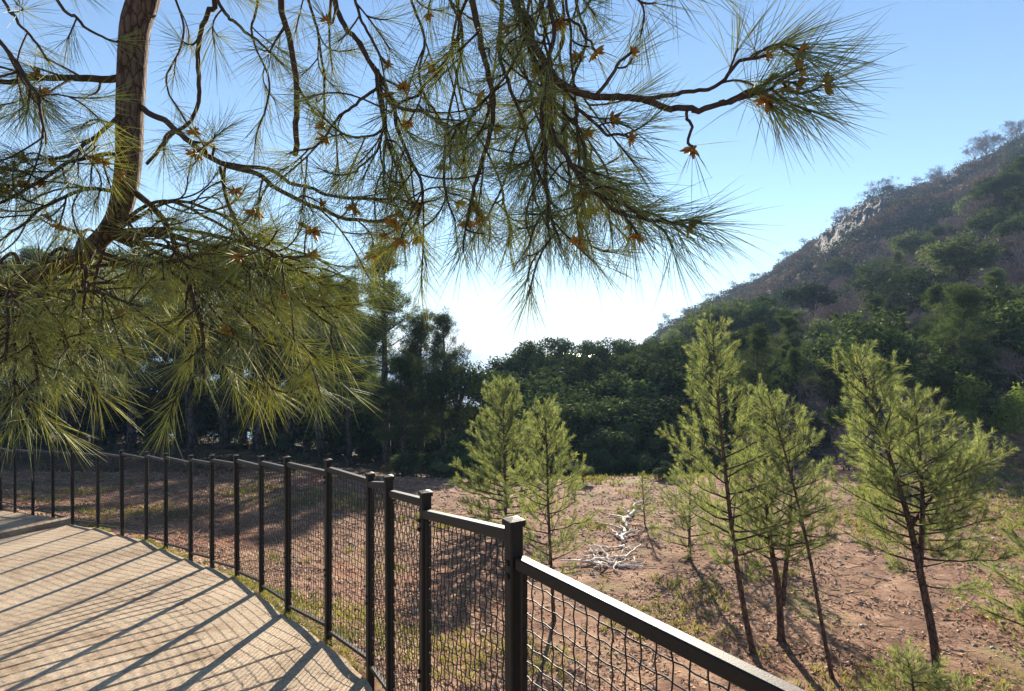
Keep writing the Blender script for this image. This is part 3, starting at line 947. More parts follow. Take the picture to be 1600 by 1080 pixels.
ORD = 'first second third fourth fifth sixth seventh eighth ninth tenth eleventh twelfth thirteenth fourteenth fifteenth sixteenth seventeenth eighteenth nineteenth twentieth'.split()
POST_PX = [805, 663, 610, 578, 512, 449, 408, 370, 330, 297, 258, 228, 190, 152, 112]
def post_label(look, px, back):
    """which fence post the tree stands behind, counted back from the tall nearest post"""
    if px < 95: return look + (' deep' if back else '') + ' in the wood beyond the kerb step'
    i = int(np.argmin([abs(px - q) for q in POST_PX]))
    return f"{look} {'deep' if back else 'directly'} behind the {ORD[i]} fence post from the nearest"
# --- pine wood on the left
GW = 'pines of the wood on the left'
plant_px('tallpine', 604, 384, 30, 'tallest forest pine, open crown with long bare trunk, above the fence corner', GW, 1.15)
plant_px('pine', 546, 445, 33, 'narrow dark forest pine just left of the tallest one', GW, .8, 1)
plant_px('pine', 660, 490, 30, 'forest pine just right of the tallest one', GW, 1.0, 0)
plant_px('pine', 692, 500, 29, 'shorter forest pine at the right end of the wood', GW, .9, 2)
plant_px('round', 716, 560, 30, 'low rounded tree closing the right end of the pine wood', GW, .9, 0)
plant_px('pine', 630, 565, 27, 'small leafy pine in front of the tallest one', GW, 1.3, 2)
for (px, top, Y, w) in [(500, 430, 35, 1.2), (452, 405, 38, 1.3), (405, 395, 37, 1.2), (350, 385, 41, 1.3), (300, 395, 38, 1.2), (255, 400, 42, 1.3), (205, 405, 38, 1.2), (150, 400, 41, 1.3), (100, 410, 38, 1.3),
                        (50, 400, 41, 1.3), (0, 410, 38, 1.3), (-60, 405, 40, 1.3), (-130, 400, 38, 1.3), (-210, 410, 40, 1.4), (-300, 400, 42, 1.4), (575, 510, 38, 1.1), (530, 450, 42, 1.2), (640, 545, 38, 1.1), (430, 430, 43, 1.3),
                        (480, 470, 44, 1.3), (380, 455, 46, 1.3), (280, 450, 47, 1.3), (170, 450, 47, 1.3), (70, 450, 46, 1.3)]:
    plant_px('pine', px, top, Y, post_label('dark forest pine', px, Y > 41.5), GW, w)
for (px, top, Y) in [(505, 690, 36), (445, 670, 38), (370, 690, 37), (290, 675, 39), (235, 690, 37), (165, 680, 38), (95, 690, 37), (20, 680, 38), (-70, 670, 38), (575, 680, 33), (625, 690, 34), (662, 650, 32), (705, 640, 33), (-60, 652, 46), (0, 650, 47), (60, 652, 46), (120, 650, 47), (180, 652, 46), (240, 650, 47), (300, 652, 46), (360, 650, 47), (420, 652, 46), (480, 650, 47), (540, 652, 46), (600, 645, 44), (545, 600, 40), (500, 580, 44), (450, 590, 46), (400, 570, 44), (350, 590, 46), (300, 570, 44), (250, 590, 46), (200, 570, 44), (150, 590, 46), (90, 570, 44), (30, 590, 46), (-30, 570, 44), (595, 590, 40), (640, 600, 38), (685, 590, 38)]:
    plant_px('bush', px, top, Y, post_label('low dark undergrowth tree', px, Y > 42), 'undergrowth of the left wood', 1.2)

def mid_place(px):
    return ('left of the bushy young pine' if px < 745 else 'behind the bushy young pine' if px < 835 else 'behind the slim young pine' if px < 905 else 'above the bleached branch heap' if px < 995 else 'left of the tallest young pine' if px < 1075 else 'behind the tallest young pine')
# --- dark wood in the middle, sloping away to the sea
GM = 'evergreens of the dark wood behind the clearing'
for (px, top, Y, k, w) in [(772, 605, 33, 'bush', 1.0), (800, 560, 40, 'bush', 1.1), (832, 520, 48, 'bush', .9), (868, 515, 52, 'bush', 1.0), (900, 545, 42, 'bush', 1.1), (852, 560, 38, 'bush', 1.2),
                           (942, 522, 50, 'bush', .9), (985, 535, 48, 'bush', 1.0), (930, 560, 38, 'bush', 1.2), (975, 575, 36, 'bush', 1.2), (1020, 530, 44, 'bush', 1.1), (1050, 540, 38, 'bush', 1.1),
                           (1015, 570, 36, 'bush', 1.2), (1085, 525, 42, 'bush', 1.1), (742, 625, 31, 'bush', .9), (810, 600, 34, 'bush', 1.1), (880, 590, 33, 'bush', 1.1), (1060, 590, 33, 'bush', 1.1),
                           (850, 540, 60, 'bush', 1.2), (920, 530, 62, 'bush', 1.2), (1000, 525, 60, 'bush', 1.2), (780, 620, 29.5, 'bush', 1.3), (835, 615, 30, 'bush', 1.3), (890, 610, 30, 'bush', 1.3), (945, 610, 30, 'bush', 1.3), (1000, 605, 30.5, 'bush', 1.3), (1050, 560, 48, 'bush', 1.3), (1100, 570, 36, 'bush', 1.3), (1120, 540, 46, 'round', 1.3)]:
    plant_px(k, px, top - (16 if Y > 41 else 0), Y, 'dark rounded evergreen ' + mid_place(px), GM, w)
for (px, top, Y, k, w) in [(740, 655, 27, 'bush', 1.3), (790, 650, 28, 'bush', 1.3), (838, 655, 27, 'bush', 1.3), (885, 650, 28, 'bush', 1.3), (935, 640, 28, 'bare', 1.2), (960, 660, 26.5, 'bush', 1.2), (1005, 650, 27.5, 'bush', 1.3),
                           (1050, 650, 27, 'bush', 1.3), (1095, 640, 28, 'bush', 1.2), (720, 700, 25, 'bush', 1.4), (765, 705, 24.5, 'bush', 1.4), (905, 700, 25, 'bare', 1.3), (860, 705, 24.5, 'bush', 1.5), (950, 705, 24.5, 'bush', 1.4), (1000, 705, 24.5, 'bush', 1.4), (1060, 700, 24.5, 'bush', 1.4), (1110, 690, 25, 'bush', 1.3),
                           (680, 700, 26, 'bush', 1.4), (640, 700, 27, 'bush', 1.3)]:
    plant_px(k, px, top, Y, 'low dark evergreen at the clearing edge ' + mid_place(px) if k != 'bare' else 'leafless brown tree before the dark wood', GM if k != 'bare' else 'leafless trees of the dark wood', w)

for (px, top, Y, k) in [(745, 735, 21.5, 'bush'), (822, 742, 22, 'bush'), (912, 735, 21, 'pale'), (1042, 728, 21.5, 'bush'), (690, 728, 23, 'pale')]:
    plant_px(k, px, top, Y, 'knee-high shrub in front of the dark wood', 'low shrubs at the clearing edge', 1.5)

# --- the right side: scrub, then the hillside
def hill_label(kind, px, Y):
    look = {'pine': 'dark pine', 'round': 'dark rounded evergreen', 'bush': 'dark bushy evergreen', 'pale': 'pale green tree', 'bright': 'bright green shrub', 'bare': 'leafless purple-brown tree'}[kind]
    if Y < 32: where = 'at the foot of the hillside, behind the young pines' if px < 1380 else 'at the foot of the hillside above the grassy bank'
    elif Y < 60: where = 'low on the hillside' + (' above the tallest young pine' if px < 1250 else ' above the wide forked pine' if px < 1460 else ' above the grassy bank')
    elif Y < 110: where = 'halfway up the hillside' + (' left of the rock face' if px < 1260 else ' under the rock face' if px < 1410 else ' right of the rock face')
    else: where = 'on the upper hillside beside the rock face'
    return f'{look} {where}'
def hill_group(kind, px, Y):
    return hill_label(kind, px, Y).replace('dark ', '').replace('leafless purple-brown tree', 'leafless trees').replace('evergreen', 'evergreens')
named = [('bright', 1552, 585, 23.6, 1.0, 'bright rounded green shrub standing out above the grassy bank'),
         ('round', 1465, 560, 25, 1.0, 'dark evergreen just left of the bright green shrub'),
         ('pale', 1585, 500, 40, 1.3, 'large pale green tree above the bright green shrub'),
         ('bare', 1595, 690, 23.5, 1.6, 'tangled leafless shrub at the right edge below the bright green shrub'),
         ('bare', 1520, 700, 24, 1.5, 'tangled grey leafless shrub behind the wide forked pine'),
         ('bare', 1245, 555, 32, 1.0, 'leafless purple-brown tree rising behind the gap between the young pines'),
         ('bare', 1300, 600, 30, 1.0, 'bare grey-brown tree behind the top of the wide forked pine'),
         ('pale', 1415, 565, 33, .9, 'small pale bushy tree behind the right side of the wide forked pine')]
for (k, px, top, Y, w, lab) in named:
    plant_px(k, px, top, Y, lab, None, w)
rh = np.random.default_rng(12)
def scatter(Y0, Y1, px0, px1, n, hts, mixk):
    placed = []
    tries = 0
    while len(placed) < n and tries < n * 30:
        tries += 1
        Y = math.sqrt(rh.uniform(Y0 ** 2, Y1 ** 2)); px = rh.uniform(px0, px1); x = (px - 800) / F * Y
        if any((x - a) ** 2 + (Y - b) ** 2 < (2.0 + .02 * Y) ** 2 for a, b in placed): continue
        placed.append((x, Y))
        h = rh.uniform(*hts)
        v = -.03 + float(fbm(np.array([x * .05 + 5]), np.array([Y * .05]), 3)[0]) + rh.normal() * .12
        kind = mixk(px, Y, v)
        if Y < 31: h = min(h, .344 * (Y - 20) + 1.4)
        plant(kind, x, Y, h, hill_label(kind, px, Y), hill_group(kind, px, Y), wide=rh.uniform(1.0, 1.35))
def mk(px, Y, v):
    if px > 1300 and rh.random() < .42: return 'bare'
    if Y > 60 and v > -.02 and px < 1500: return 'round' if rh.random() < .8 else 'pine'
    if v > .12: return 'pine'
    if v > .0: return 'round' if Y > 45 or rh.random() < .4 else 'bush'
    if rh.random() < .10: return 'pale'
    return 'bare'
scatter(23.5, 32, 1110, 1640, 30, (1.5, 4), mk)
scatter(32, 60, 1080, 1680, 85, (4.5, 7.5), mk)
scatter(60, 128, 1060, 1680, 150, (5.5, 9.5), mk)

# --- crest of the ridge: individual leafless trees against the sky
for (px, w_) in [(1035, 4), (1048, 5), (1068, 4), (1110, 4.5), (1150, 4), (1182, 5), (1230, 5), (1262, 4.5), (1308, 5.5), (1322, 5), (1362, 7), (1378, 7.5), (1392, 6), (1448, 8), (1462, 7), (1525, 8), (1540, 10), (1556, 10), (1572, 8), (1590, 9)]:
    Y = 246; x = (px - 800) / F * Y
    plant('bare', x, Y, w_ * 1.75, 'leafless tree on the crest of the ridge against the sky', 'leafless trees along the crest', wide=1.5)
plant('round', (1386 - 800) / F * 244, 244, 7, 'lone evergreen on the crest beside the leafless trees', 'evergreens on the crest')

# --- far woodland covering the ridge: one mass
fw = MB(); ft = MB()
rf = np.random.default_rng(77)
nC = 7000
Yc = np.sqrt(rf.uniform(75 ** 2, 262 ** 2, nC)); pxc = rf.uniform(930, 1720, nC); Xc = (pxc - 800) / F * Yc
Zc = terrain(Xc, Yc)
keep = ~((pxc > 1272) & (pxc < 1392) & (Yc > 165) & (Yc < 238) & (rf.random(nC) < .88))
for x, y, z in zip(Xc[keep], Yc[keep], Zc[keep]):
    s = rf.uniform(1.2, 3.0); n = 40
    q = nrm(rf.normal(size=(n, 3))); q[:, 2] = np.abs(q[:, 2])
    P = np.array([x, y, z + s * .3]) + q * s * rf.random((n, 1)) ** .3 * np.array([1, 1, .85])
    leaves(fw, P, nrm(q + rf.normal(size=(n, 3)) * .6), .38 * rf.uniform(.6, 1.5, n), rf, .8)
tag(fw.build('woodland', M['far_leaf']), 'hazy brush and evergreen woodland covering the slope up to the crest', 'woodland', None, 'stuff')
# low scrub under the trees of the nearer hillside
us = MB(); nS = 5200
Ys = np.sqrt(rf.uniform(22.5 ** 2, 118 ** 2, nS)); pxs = rf.uniform(-250, 1750, nS)
pxs = np.where(Ys > 50, rf.uniform(1000, 1750, nS), pxs)
Xs = (pxs - 800) / F * Ys; Zs = terrain(Xs, Ys)
for x, y, z in zip(Xs, Ys, Zs):
    s = rf.uniform(.3, .75) * (1 + y * .008); n = 34
    q = nrm(rf.normal(size=(n, 3))); q[:, 2] = np.abs(q[:, 2])
    P = np.array([x, y, z]) + q * s * rf.random((n, 1)) ** .4
    leaves(us, P, nrm(q + rf.normal(size=(n, 3)) * .8), .085 * (1 + y * .01) * rf.uniform(.6, 1.5, n), rf, .6)
tag(us.build('undergrowth', M['far_leaf']), 'brown and green scrub growing under the trees of the slopes', 'undergrowth', None, 'stuff')

# --- rock face on the ridge
cb = MB()
cu = np.linspace(1262, 1404, 120); ch = np.linspace(0, 1, 90)
CU, CH = np.meshgrid(cu, ch)
edge_ = np.clip(np.minimum(CU - 1262, 1404 - CU) / 25 + 1.2 * fbm(CH * 4, CU * .05, 3), 0, 1) * np.clip(np.minimum(CH, 1 - CH) / .12, 0, 1)
Yr = 160 + 66 * CH
Xr = (CU - 800) / F * Yr
Zr = terrain(Xr, Yr) - 3.0 + edge_ * (3.3 + 1.2 * np.sin(np.clip(CH, 0, 1) * PI) + 3.6 * fbm(CU * .10, CH * 3.5, 5) + 1.2 * np.abs(fbm(CU * .2, CH * 5 + 9, 4)))
iic = (np.arange(89)[:, None] * 120 + np.arange(119)[None]).ravel()
cb.add(np.stack([Xr, Yr, Zr], -1).reshape(-1, 3), np.stack([iic, iic + 1, iic + 121, iic + 120], -1))
tag(cb.build('cliff', M['rock'], smooth=True), kind='structure')

# ------------------------------------------------------------------ ground cover of the clearing
def scatter_ground(n, Ymin, Ymax, px0, px1, seed, power=1.0):
    r = np.random.default_rng(seed)
    Y = Ymin * (Ymax / Ymin) ** r.random(n) if power == 0 else Ymin + (Ymax - Ymin) * r.random(n) ** power
    px = r.uniform(px0, px1, n)
    X = (px - 800) / F * Y
    d, _ = near_fence(X, Y)
    ok = d > 0.08
    X, Y = X[ok], Y[ok]
    return X, Y, terrain(X, Y), r
X, Y, Z, r = scatter_ground(150000, 2.0, 25, -80, 1700, 61, 0)
n = len(X); lt = MB()
Nn = nrm(np.column_stack([r.normal(size=n) * .35, r.normal(size=n) * .35, np.ones(n)]))
clump = fbm(X * 1.7, Y * 1.7, 3)
kp = clump + r.normal(size=n) * .08 > -.045
leaves(lt, np.column_stack([X, Y, Z + .008 + .012 * r.random(n)])[kp], Nn[kp], ((.013 + .0024 * Y) * r.uniform(.5, 1.6, n))[kp], r, .55)
# twigs lying about
X, Y, Z, r = scatter_ground(2600, 2.2, 24, -80, 1700, 62, .8)
for x, y, z in zip(X, Y, Z):
    a = r.random() * 6.28; L = r.uniform(.08, .35) + .008 * y; rr = r.uniform(.003, .007) + .0003 * y
    d = np.array([math.cos(a), math.sin(a), r.uniform(-.02, .12)]); p0 = np.array([x, y, z + rr])
    tube(lt, [p0, p0 + d * L * .5 + r.normal(size=3) * .01, p0 + d * L + r.normal(size=3) * .015], [rr, rr * .9, rr * .5], 3, False)
sr = r.uniform(3.0, S[-1] - 3.5, 900); tr_ = .1 + 4.5 * r.random(900) ** 2.2
x0, y0, z0 = on_line(sr); ix_, iy_ = inward(sr)
for x, y, z in zip(x0 + ix_ * tr_, y0 + iy_ * tr_, z0):
    a = r.random() * 6.28; L = r.uniform(.02, .09); d = np.array([math.cos(a), math.sin(a), 0]); p0 = np.array([x, y, z + .008])
    tube(lt, [p0, p0 + d * L * .5 + r.normal(size=3) * np.array([.005, .005, 0]), p0 + d * L], [.0012, .0012, .0008], 3, False)
tag(lt.build('litter', M['litter']), 'dry leaves and twigs scattered over the reddish clearing', 'leaf litter', None, 'stuff')
st = MB()
X, Y, Z, r = scatter_ground(1000, 2.2, 22, -80, 1700, 63, .9)
ico = nrm(np.array([(1, 1, 1), (-1, -1, 1), (-1, 1, -1), (1, -1, -1), (0, 0, 1.3), (1.2, 0, 0), (-1.2, 0, 0), (0, 1.2, 0), (0, -1.2, 0)]))
oct_v = np.array([(1, 0, 0), (0, 1, 0), (-1, 0, 0), (0, -1, 0), (.1, .1, .8), (0, 0, -.8)], float)
oct_f = np.array([(0, 1, 4), (1, 2, 4), (2, 3, 4), (3, 0, 4), (1, 0, 5), (2, 1, 5), (3, 2, 5), (0, 3, 5)])
for x, y, z in zip(X, Y, Z):
    s = r.uniform(.012, .04) + .0012 * y
    a = r.random() * 6.28; c_, s_ = math.cos(a), math.sin(a)
    V = oct_v * (1 + r.normal(size=(6, 1)) * .25) * s * np.array([1.2, .9, .6])
    V = V @ np.array([[c_, s_, 0], [-s_, c_, 0], [0, 0, 1]])
    st.add(V + np.array([x, y, z + s * .2]), None, oct_f)
tag(st.build('gravel', M['stone']), 'small loose stones scattered over the clearing', 'gravel', None, 'stuff')
# grass: patches in the clearing, a fringe of weeds along the ramp edge
gb = MB()
X, Y, Z, r = scatter_ground(26000, 2.0, 23, -80, 1700, 64, .75)
m_ = fbm(X * .45, Y * .45, 4) + r.normal(size=len(X)) * .03 > .115
m_ |= (Y > 13.5) & (X / Y > .6) & (r.random(len(X)) < .8)
X, Y, Z = X[m_], Y[m_], Z[m_]
rep = 5
P = np.repeat(np.column_stack([X, Y, Z]), rep, 0); n = len(P)
P[:, :2] += r.normal(size=(n, 2)) * .03
D = nrm(np.column_stack([r.normal(size=n) * .5, r.normal(size=n) * .5, np.ones(n)]))
blades(gb, P, D, r.uniform(.04, .14, n) * (1 + P[:, 1] * .03), .005 + .0009 * P[:, 1], r, .2)
s = r.uniform(1.0, S[-1], 1500); x0, y0, z0 = on_line(s); ix_, iy_ = inward(s)
kk = fbm(s * 1.5, s * 0, 3) + r.normal(size=len(s)) * .05 > -.02
s, x0, y0, z0, ix_, iy_ = [q[kk] for q in (s, x0, y0, z0, ix_, iy_)]
t = r.normal(size=len(s)) * .03 + .03
P = np.repeat(np.column_stack([x0 + ix_ * t, y0 + iy_ * t, z0 - .02]), 6, 0); n = len(P)
P[:, :2] += r.normal(size=(n, 2)) * .012
D = nrm(np.column_stack([r.normal(size=n) * .8, r.normal(size=n) * .8, np.ones(n)]))
blades(gb, P, D, r.uniform(.03, .08, n), .005, r, .3)
tag(gb.build('grass', M['grass']), 'thin grass and weeds in patches over the clearing and along the ramp edge', 'grass', None, 'stuff')

# ------------------------------------------------------------------ the big pine whose boughs hang into the view
rp = np.random.default_rng(2024)
TB = np.array([-2.75, -1.35, 0.0]); TB[2] = tz(TB[0], TB[1]) - .05
big = empty('pine_tree', tuple(TB), 'large old pine standing by the ramp, its long-needled boughs hanging across the view', 'tree')
def local(mb, name, m, parent, smooth=False):
    o = mb.build(name, m, parent, smooth)
    if parent is big: o.location = Vector(-TB)
    return o
trunk_line = smooth_line([TB, TB + [0.05, .03, 1.2], TB + [.12, .1, 2.4], TB + [.15, .15, 3.6], TB + [.1, .05, 5.2], TB + [.2, .1, 7.0]], 6)
mb = MB(); tube(mb, trunk_line, np.linspace(.17, .05, len(trunk_line)), 14)
local(mb, 'trunk', M['bark'], big, True)
top_from = TB + np.array([.13, .12, 3.9])
# bough that comes down through the picture at the left
bough = smooth_line([TB + [.14, .12, 3.2], (-2.2, -.3, 2.35), (-1.6, .9, 2.15), (-1.24, 1.6, 1.6), pix(226, -70, 1.75), pix(212, 50, 1.75), pix(205, 160, 1.73), pix(202, 250, 1.70), pix(192, 315, 1.68), pix(172, 358, 1.66), pix(130, 395, 1.64), pix(66, 428, 1.62), pix(-6, 452, 1.60), pix(-90, 480, 1.58)], 7)
over = smooth_line([top_from, (-2.0, 0.0, 2.3), (-1.2, .85, 1.65), (-.45, 1.15, 1.22), (.1, 1.28, 1.08), (.45, 1.30, 1.02)], 8)
cone_me = []
for q in range(3):
    cm = MB()
    for k_ in range(13):
        d = nrm(np.array([rp.normal(), rp.normal(), abs(rp.normal()) * .8 + .25]))
        L = rp.uniform(.014, .024)
        t_ = np.linspace(0, 1, 5)
        tube(cm, d * (t_ * L)[:, None] + d * .002, [.0016, .0030, .0034, .0026, .0009], 6)
    cone_me.append(cm.mesh('cone_cluster', M['cone'], True))
n_cone = [0]
def add_cone(P, d, br):
    if n_cone[0] >= 96: return
    n_cone[0] += 1
    o = link('cone_cluster', cone_me[n_cone[0] % 3], br)
    s = rp.uniform(.65, 1.1)
    o.matrix_local = Matrix.Translation(Vector(P)) @ Vector(d).to_track_quat('Z', 'Y').to_matrix().to_4x4() @ Matrix.Scale(s, 4)

def bough_part(line, radii, twigs, tl=(.07, .2), start=.3, cones=.16, droop=.35, L=.112, tip=True, per_m=430, sub=True, aim=(0, 0, 0), tipcone=False):
    """one branch with its own needles and bud clusters"""
    line = np.asarray(line)
    bb = MB(); nb = MB()
    n = len(line)
    seg = np.linalg.norm(np.diff(line, axis=0), axis=1); SL = np.concatenate([[0], np.cumsum(seg)]); tot = SL[-1]
    wob = rp.normal(size=(n, 3)) * .006; wob[0] = 0; kr = np.array([.1, .2, .4, .2, .1])
    if n > 8: wob = np.stack([np.convolve(wob[:, q], kr, 'same') for q in range(3)], -1)
    else: wob *= 0
    line = line + wob
    tube(bb, line, radii, 7 if radii[0] > .008 else 5, True)
    tips = []
    twigs = int(round(twigs * .5))
    for j in range(twigs):
        s = tot * (start + (1 - start) * (j + rp.random()) / twigs)
        C = np.array([np.interp(s, SL, line[:, q]) for q in range(3)])
        T = nrm(np.array([np.interp(min(s + .03, tot), SL, line[:, q]) for q in range(3)]) - np.array([np.interp(max(s - .03, 0), SL, line[:, q]) for q in range(3)]))
        d = nrm(T * .7 + rand_perp(T[None], rp)[0] * .9 + np.array([0, 0, -droop]) + np.array(aim))
        l = rp.uniform(*tl)
        m_ = 8; x = np.linspace(0, 1, m_)
        bend = rand_perp(d[None], rp)[0] * rp.uniform(-.25, .25) * l
        Q = C + d * (x * l)[:, None] + bend * np.sin(x * PI)[:, None] + np.array([0, 0, 1.]) * ((x ** 2) * l * rp.uniform(-.35, .35))[:, None]
        Q[:, 1] = np.maximum(Q[:, 1], .93)
        r1 = float(np.interp(s, SL, radii)) * .55
        tube(bb, Q, np.linspace(min(max(r1, .0022), .0042), .0019, m_), 5, True)
        tips.append(Q)
        if rp.random() < .4:
            i = rp.integers(2, 5)
            d2 = nrm(nrm(Q[i + 1] - Q[i]) * .6 + rand_perp(d[None], rp)[0] * .8 + np.array([0, 0, -droop * .6]))
            l2 = l * rp.uniform(.35, .7)
            Q2 = Q[i] + d2 * (x * l2)[:, None] + np.array([0, 0, 1.]) * ((x ** 2) * l2 * .2)[:, None]
            Q2[:, 1] = np.maximum(Q2[:, 1], .93)
            tube(bb, Q2, np.linspace(.0022, .0017, m_), 4, True)
            tips.append(Q2)
    if tip: tips.append(line[int(n * .8):] if n > 10 else line[-3:])
    cone_at = []
    for q, Q in enumerate(tips):
        l = np.linalg.norm(Q[-1] - Q[0])
        keep = min(.085, l * .8) / max(l, 1e-6)
        shoot_needles(nb, Q, rp, per_m, L * rp.uniform(.85, 1.15), .00062, 1 - keep, (20, 66), .06, prism=True)
        if rp.random() < cones or (tip and tipcone and q == len(tips) - 1): cone_at.append((Q[-1], nrm(Q[-1] - Q[-2])))
    br = local(bb, 'branch', M['twig_bark'], big, True)
    nb.build('needles', M['needle'], br)
    for P, d in cone_at: add_cone(P, d, br)
    return br

def traced(pts, w0, w1, **kw):
    """branch followed through the picture: (px, py, distance)"""
    P = [pix(*p) for p in pts]
    if pts[0][1] < 0:                                   # comes from the bough overhead
        a = P[0]
        i = int(np.argmin(np.abs(over[:, 0] - a[0]) + .3 * np.abs(over[:, 1] - a[1])))
        P = [over[i], (over[i] + a) / 2 + np.array([0, 0, .03])] + P
    ln = smooth_line(P, 6)
    return ln, np.linspace(w0, w1, len(ln)), kw

nB = len(bough); fr = np.linspace(0, 1, nB)
b0 = MB(); tube(b0, bough, np.interp(fr, [0, .3, .62, .8, 1], [.056, .044, .031, .021, .015]), 12)
bo = local(b0, 'bough', M['bark'], big, True)
b1 = MB(); tube(b1, over, np.linspace(.05, .013, len(over)), 9)
local(b1, 'bough', M['bark'], big, True)

T = []
# left of the bough
T.append(traced([(190, 120, 1.74), (120, 126, 1.68), (60, 122, 1.6), (-30, 128, 1.5)], .011, .006, twigs=22, start=.1, cones=.2, aim=(0, 0, -.2)))
T.append(traced([(-10, -30, 1.5), (25, 30, 1.5), (50, 58, 1.5), (78, 95, 1.52)], .005, .003, twigs=10, start=.4, cones=.2))
T.append(traced([(80, -20, 1.6), (120, 30, 1.6), (155, 56, 1.62), (190, 64, 1.66)], .006, .003, twigs=9, start=.3))
T.append(traced([(205, 170, 1.72), (150, 215, 1.6), (95, 240, 1.5), (30, 255, 1.42)], .007, .003, twigs=16, start=.15, cones=.35, tipcone=True))
T.append(traced([(195, 240, 1.68), (120, 250, 1.5), (50, 290, 1.4), (-20, 330, 1.35)], .006, .003, twigs=20, start=.15, cones=.25))
T.append(traced([(190, 300, 1.66), (130, 300, 1.52), (60, 330, 1.45), (10, 370, 1.4)], .006, .003, twigs=18, start=.2, cones=.2))
T.append(traced([(-30, 30, 1.45), (20, 95, 1.42), (60, 150, 1.4), (75, 230, 1.38)], .006, .003, twigs=14, start=.2))
# between the bough and the centre
T.append(traced([(332, -12, 1.55), (325, 20, 1.55), (315, 60, 1.55), (313, 130, 1.54), (303, 182, 1.52), (276, 208, 1.5), (232, 258, 1.48)], .0085, .004, twigs=6, start=.45, tip=False))
T.append(traced([(336, -10, 1.5), (372, 36, 1.5), (402, 64, 1.5), (442, 100, 1.5)], .006, .003, twigs=10, start=.35))
T.append(traced([(440, -12, 1.45), (450, 52, 1.45), (464, 108, 1.45), (467, 182, 1.45), (458, 243, 1.45)], .0085, .007, twigs=4, start=.6, tip=False, tl=(.1, .18)))
T.append(traced([(222, 168, 1.73), (260, 190, 1.62), (300, 222, 1.55), (340, 254, 1.5), (402, 276, 1.45), (442, 304, 1.42), (505, 332, 1.4), (575, 345, 1.38), (620, 338, 1.36)], .009, .0035, twigs=24, start=.25, cones=.3, tipcone=True))
T.append(traced([(345, 255, 1.5), (420, 270, 1.46), (480, 290, 1.43), (520, 308, 1.4), (600, 310, 1.36), (650, 318, 1.34)], .0055, .003, twigs=12, start=.4, cones=.3, tipcone=True))
T.append(traced([(345, 262, 1.5), (372, 350, 1.45), (408, 385, 1.42), (440, 400, 1.4), (486, 398, 1.38)], .0055, .003, twigs=12, start=.35, cones=.3, tipcone=True))
T.append(traced([(210, 300, 1.68), (260, 350, 1.6), (288, 420, 1.55), (310, 500, 1.52), (322, 590, 1.5)], .0095, .004, twigs=26, start=.25, cones=.12))
T.append(traced([(555, -14, 1.3), (568, 40, 1.3), (604, 98, 1.3)], .004, .003, twigs=7, start=.5))
T.append(traced([(520, -14, 1.35), (546, 50, 1.35), (580, 92, 1.35), (600, 130, 1.35), (614, 160, 1.34), (662, 178, 1.32), (706, 196, 1.3)], .008, .0035, twigs=18, start=.25, cones=.25))
T.append(traced([(600, 130, 1.35), (560, 160, 1.36), (530, 180, 1.38), (500, 222, 1.4), (450, 240, 1.42)], .004, .0025, twigs=8, start=.3))
T.append(traced([(610, 155, 1.35), (625, 210, 1.33), (660, 290, 1.3), (650, 350, 1.28)], .005, .003, twigs=15, start=.35, cones=.2))
# centre strands
T.append(traced([(738, -14, 1.2), (750, 50, 1.2), (760, 100, 1.2), (768, 150, 1.2), (766, 220, 1.2), (742, 282, 1.2), (730, 345, 1.2)], .0085, .0035, twigs=20, start=.3, cones=.18))
T.append(traced([(785, -14, 1.25), (780, 60, 1.24), (786, 112, 1.22), (802, 152, 1.2), (830, 232, 1.18), (850, 302, 1.16), (872, 380, 1.15)], .0058, .003, twigs=22, start=.4, cones=.12))
T.append(traced([(802, -14, 1.2), (825, 40, 1.18), (846, 86, 1.16), (892, 137, 1.14), (940, 154, 1.12), (1000, 158, 1.08), (1040, 170, 1.06), (1082, 172, 1.04), (1125, 160, 1.02), (1180, 140, 1.0), (1215, 115, .98)], .0095, .004, twigs=0))
T.append(traced([(1000, 156, 1.09), (1060, 150, 1.06), (1105, 138, 1.04), (1150, 108, 1.0), (1196, 88, .98)], .0045, .0028, twigs=8, start=.6, tl=(.03, .08), L=.14, cones=.3, per_m=600, droop=-.3, aim=(.7, 0, .2), tipcone=True))
T.append(traced([(1080, 172, 1.04), (1120, 165, 1.02), (1150, 163, 1.0), (1200, 140, .97), (1240, 112, .95)], .0042, .0028, twigs=11, start=.35, tl=(.03, .08), L=.14, cones=.3, per_m=600, droop=.05, aim=(.8, 0, 0), tipcone=True))
T.append(traced([(930, 150, 1.13), (960, 112, 1.1), (988, 84, 1.08)], .004, .0028, twigs=2, start=.6, tl=(.03, .06), cones=.3, droop=-.3, tipcone=True))
T.append(traced([(1074, 172, 1.04), (1075, 200, 1.04), (1083, 232, 1.03)], .003, .0026, twigs=1, start=.7, tl=(.02, .05), cones=.3, tipcone=True))
T.append(traced([(900, 170, 1.14), (950, 212, 1.12), (978, 210, 1.1)], .0035, .0026, twigs=4, start=.3, tl=(.04, .08), tipcone=True))
T.append(traced([(850, 190, 1.17), (880, 242, 1.14), (912, 285, 1.1), (945, 315, 1.08), (985, 338, 1.06), (1022, 345, 1.05), (1072, 355, 1.04)], .0055, .0028, twigs=20, start=.2, cones=.2, L=.13, per_m=540, tl=(.05, .12), aim=(.15, 0, -.2), tipcone=True))
T.append(traced([(860, -14, 1.15), (866, 60, 1.15), (851, 140, 1.15), (848, 200, 1.15), (850, 290, 1.14), (862, 360, 1.13)], .005, .003, twigs=18, start=.35, cones=.12))
T.append(traced([(884, -14, 1.2), (893, 60, 1.2), (896, 130, 1.19), (905, 250, 1.17), (912, 300, 1.15)], .0035, .0025, twigs=12, start=.4, cones=.2, tipcone=True))
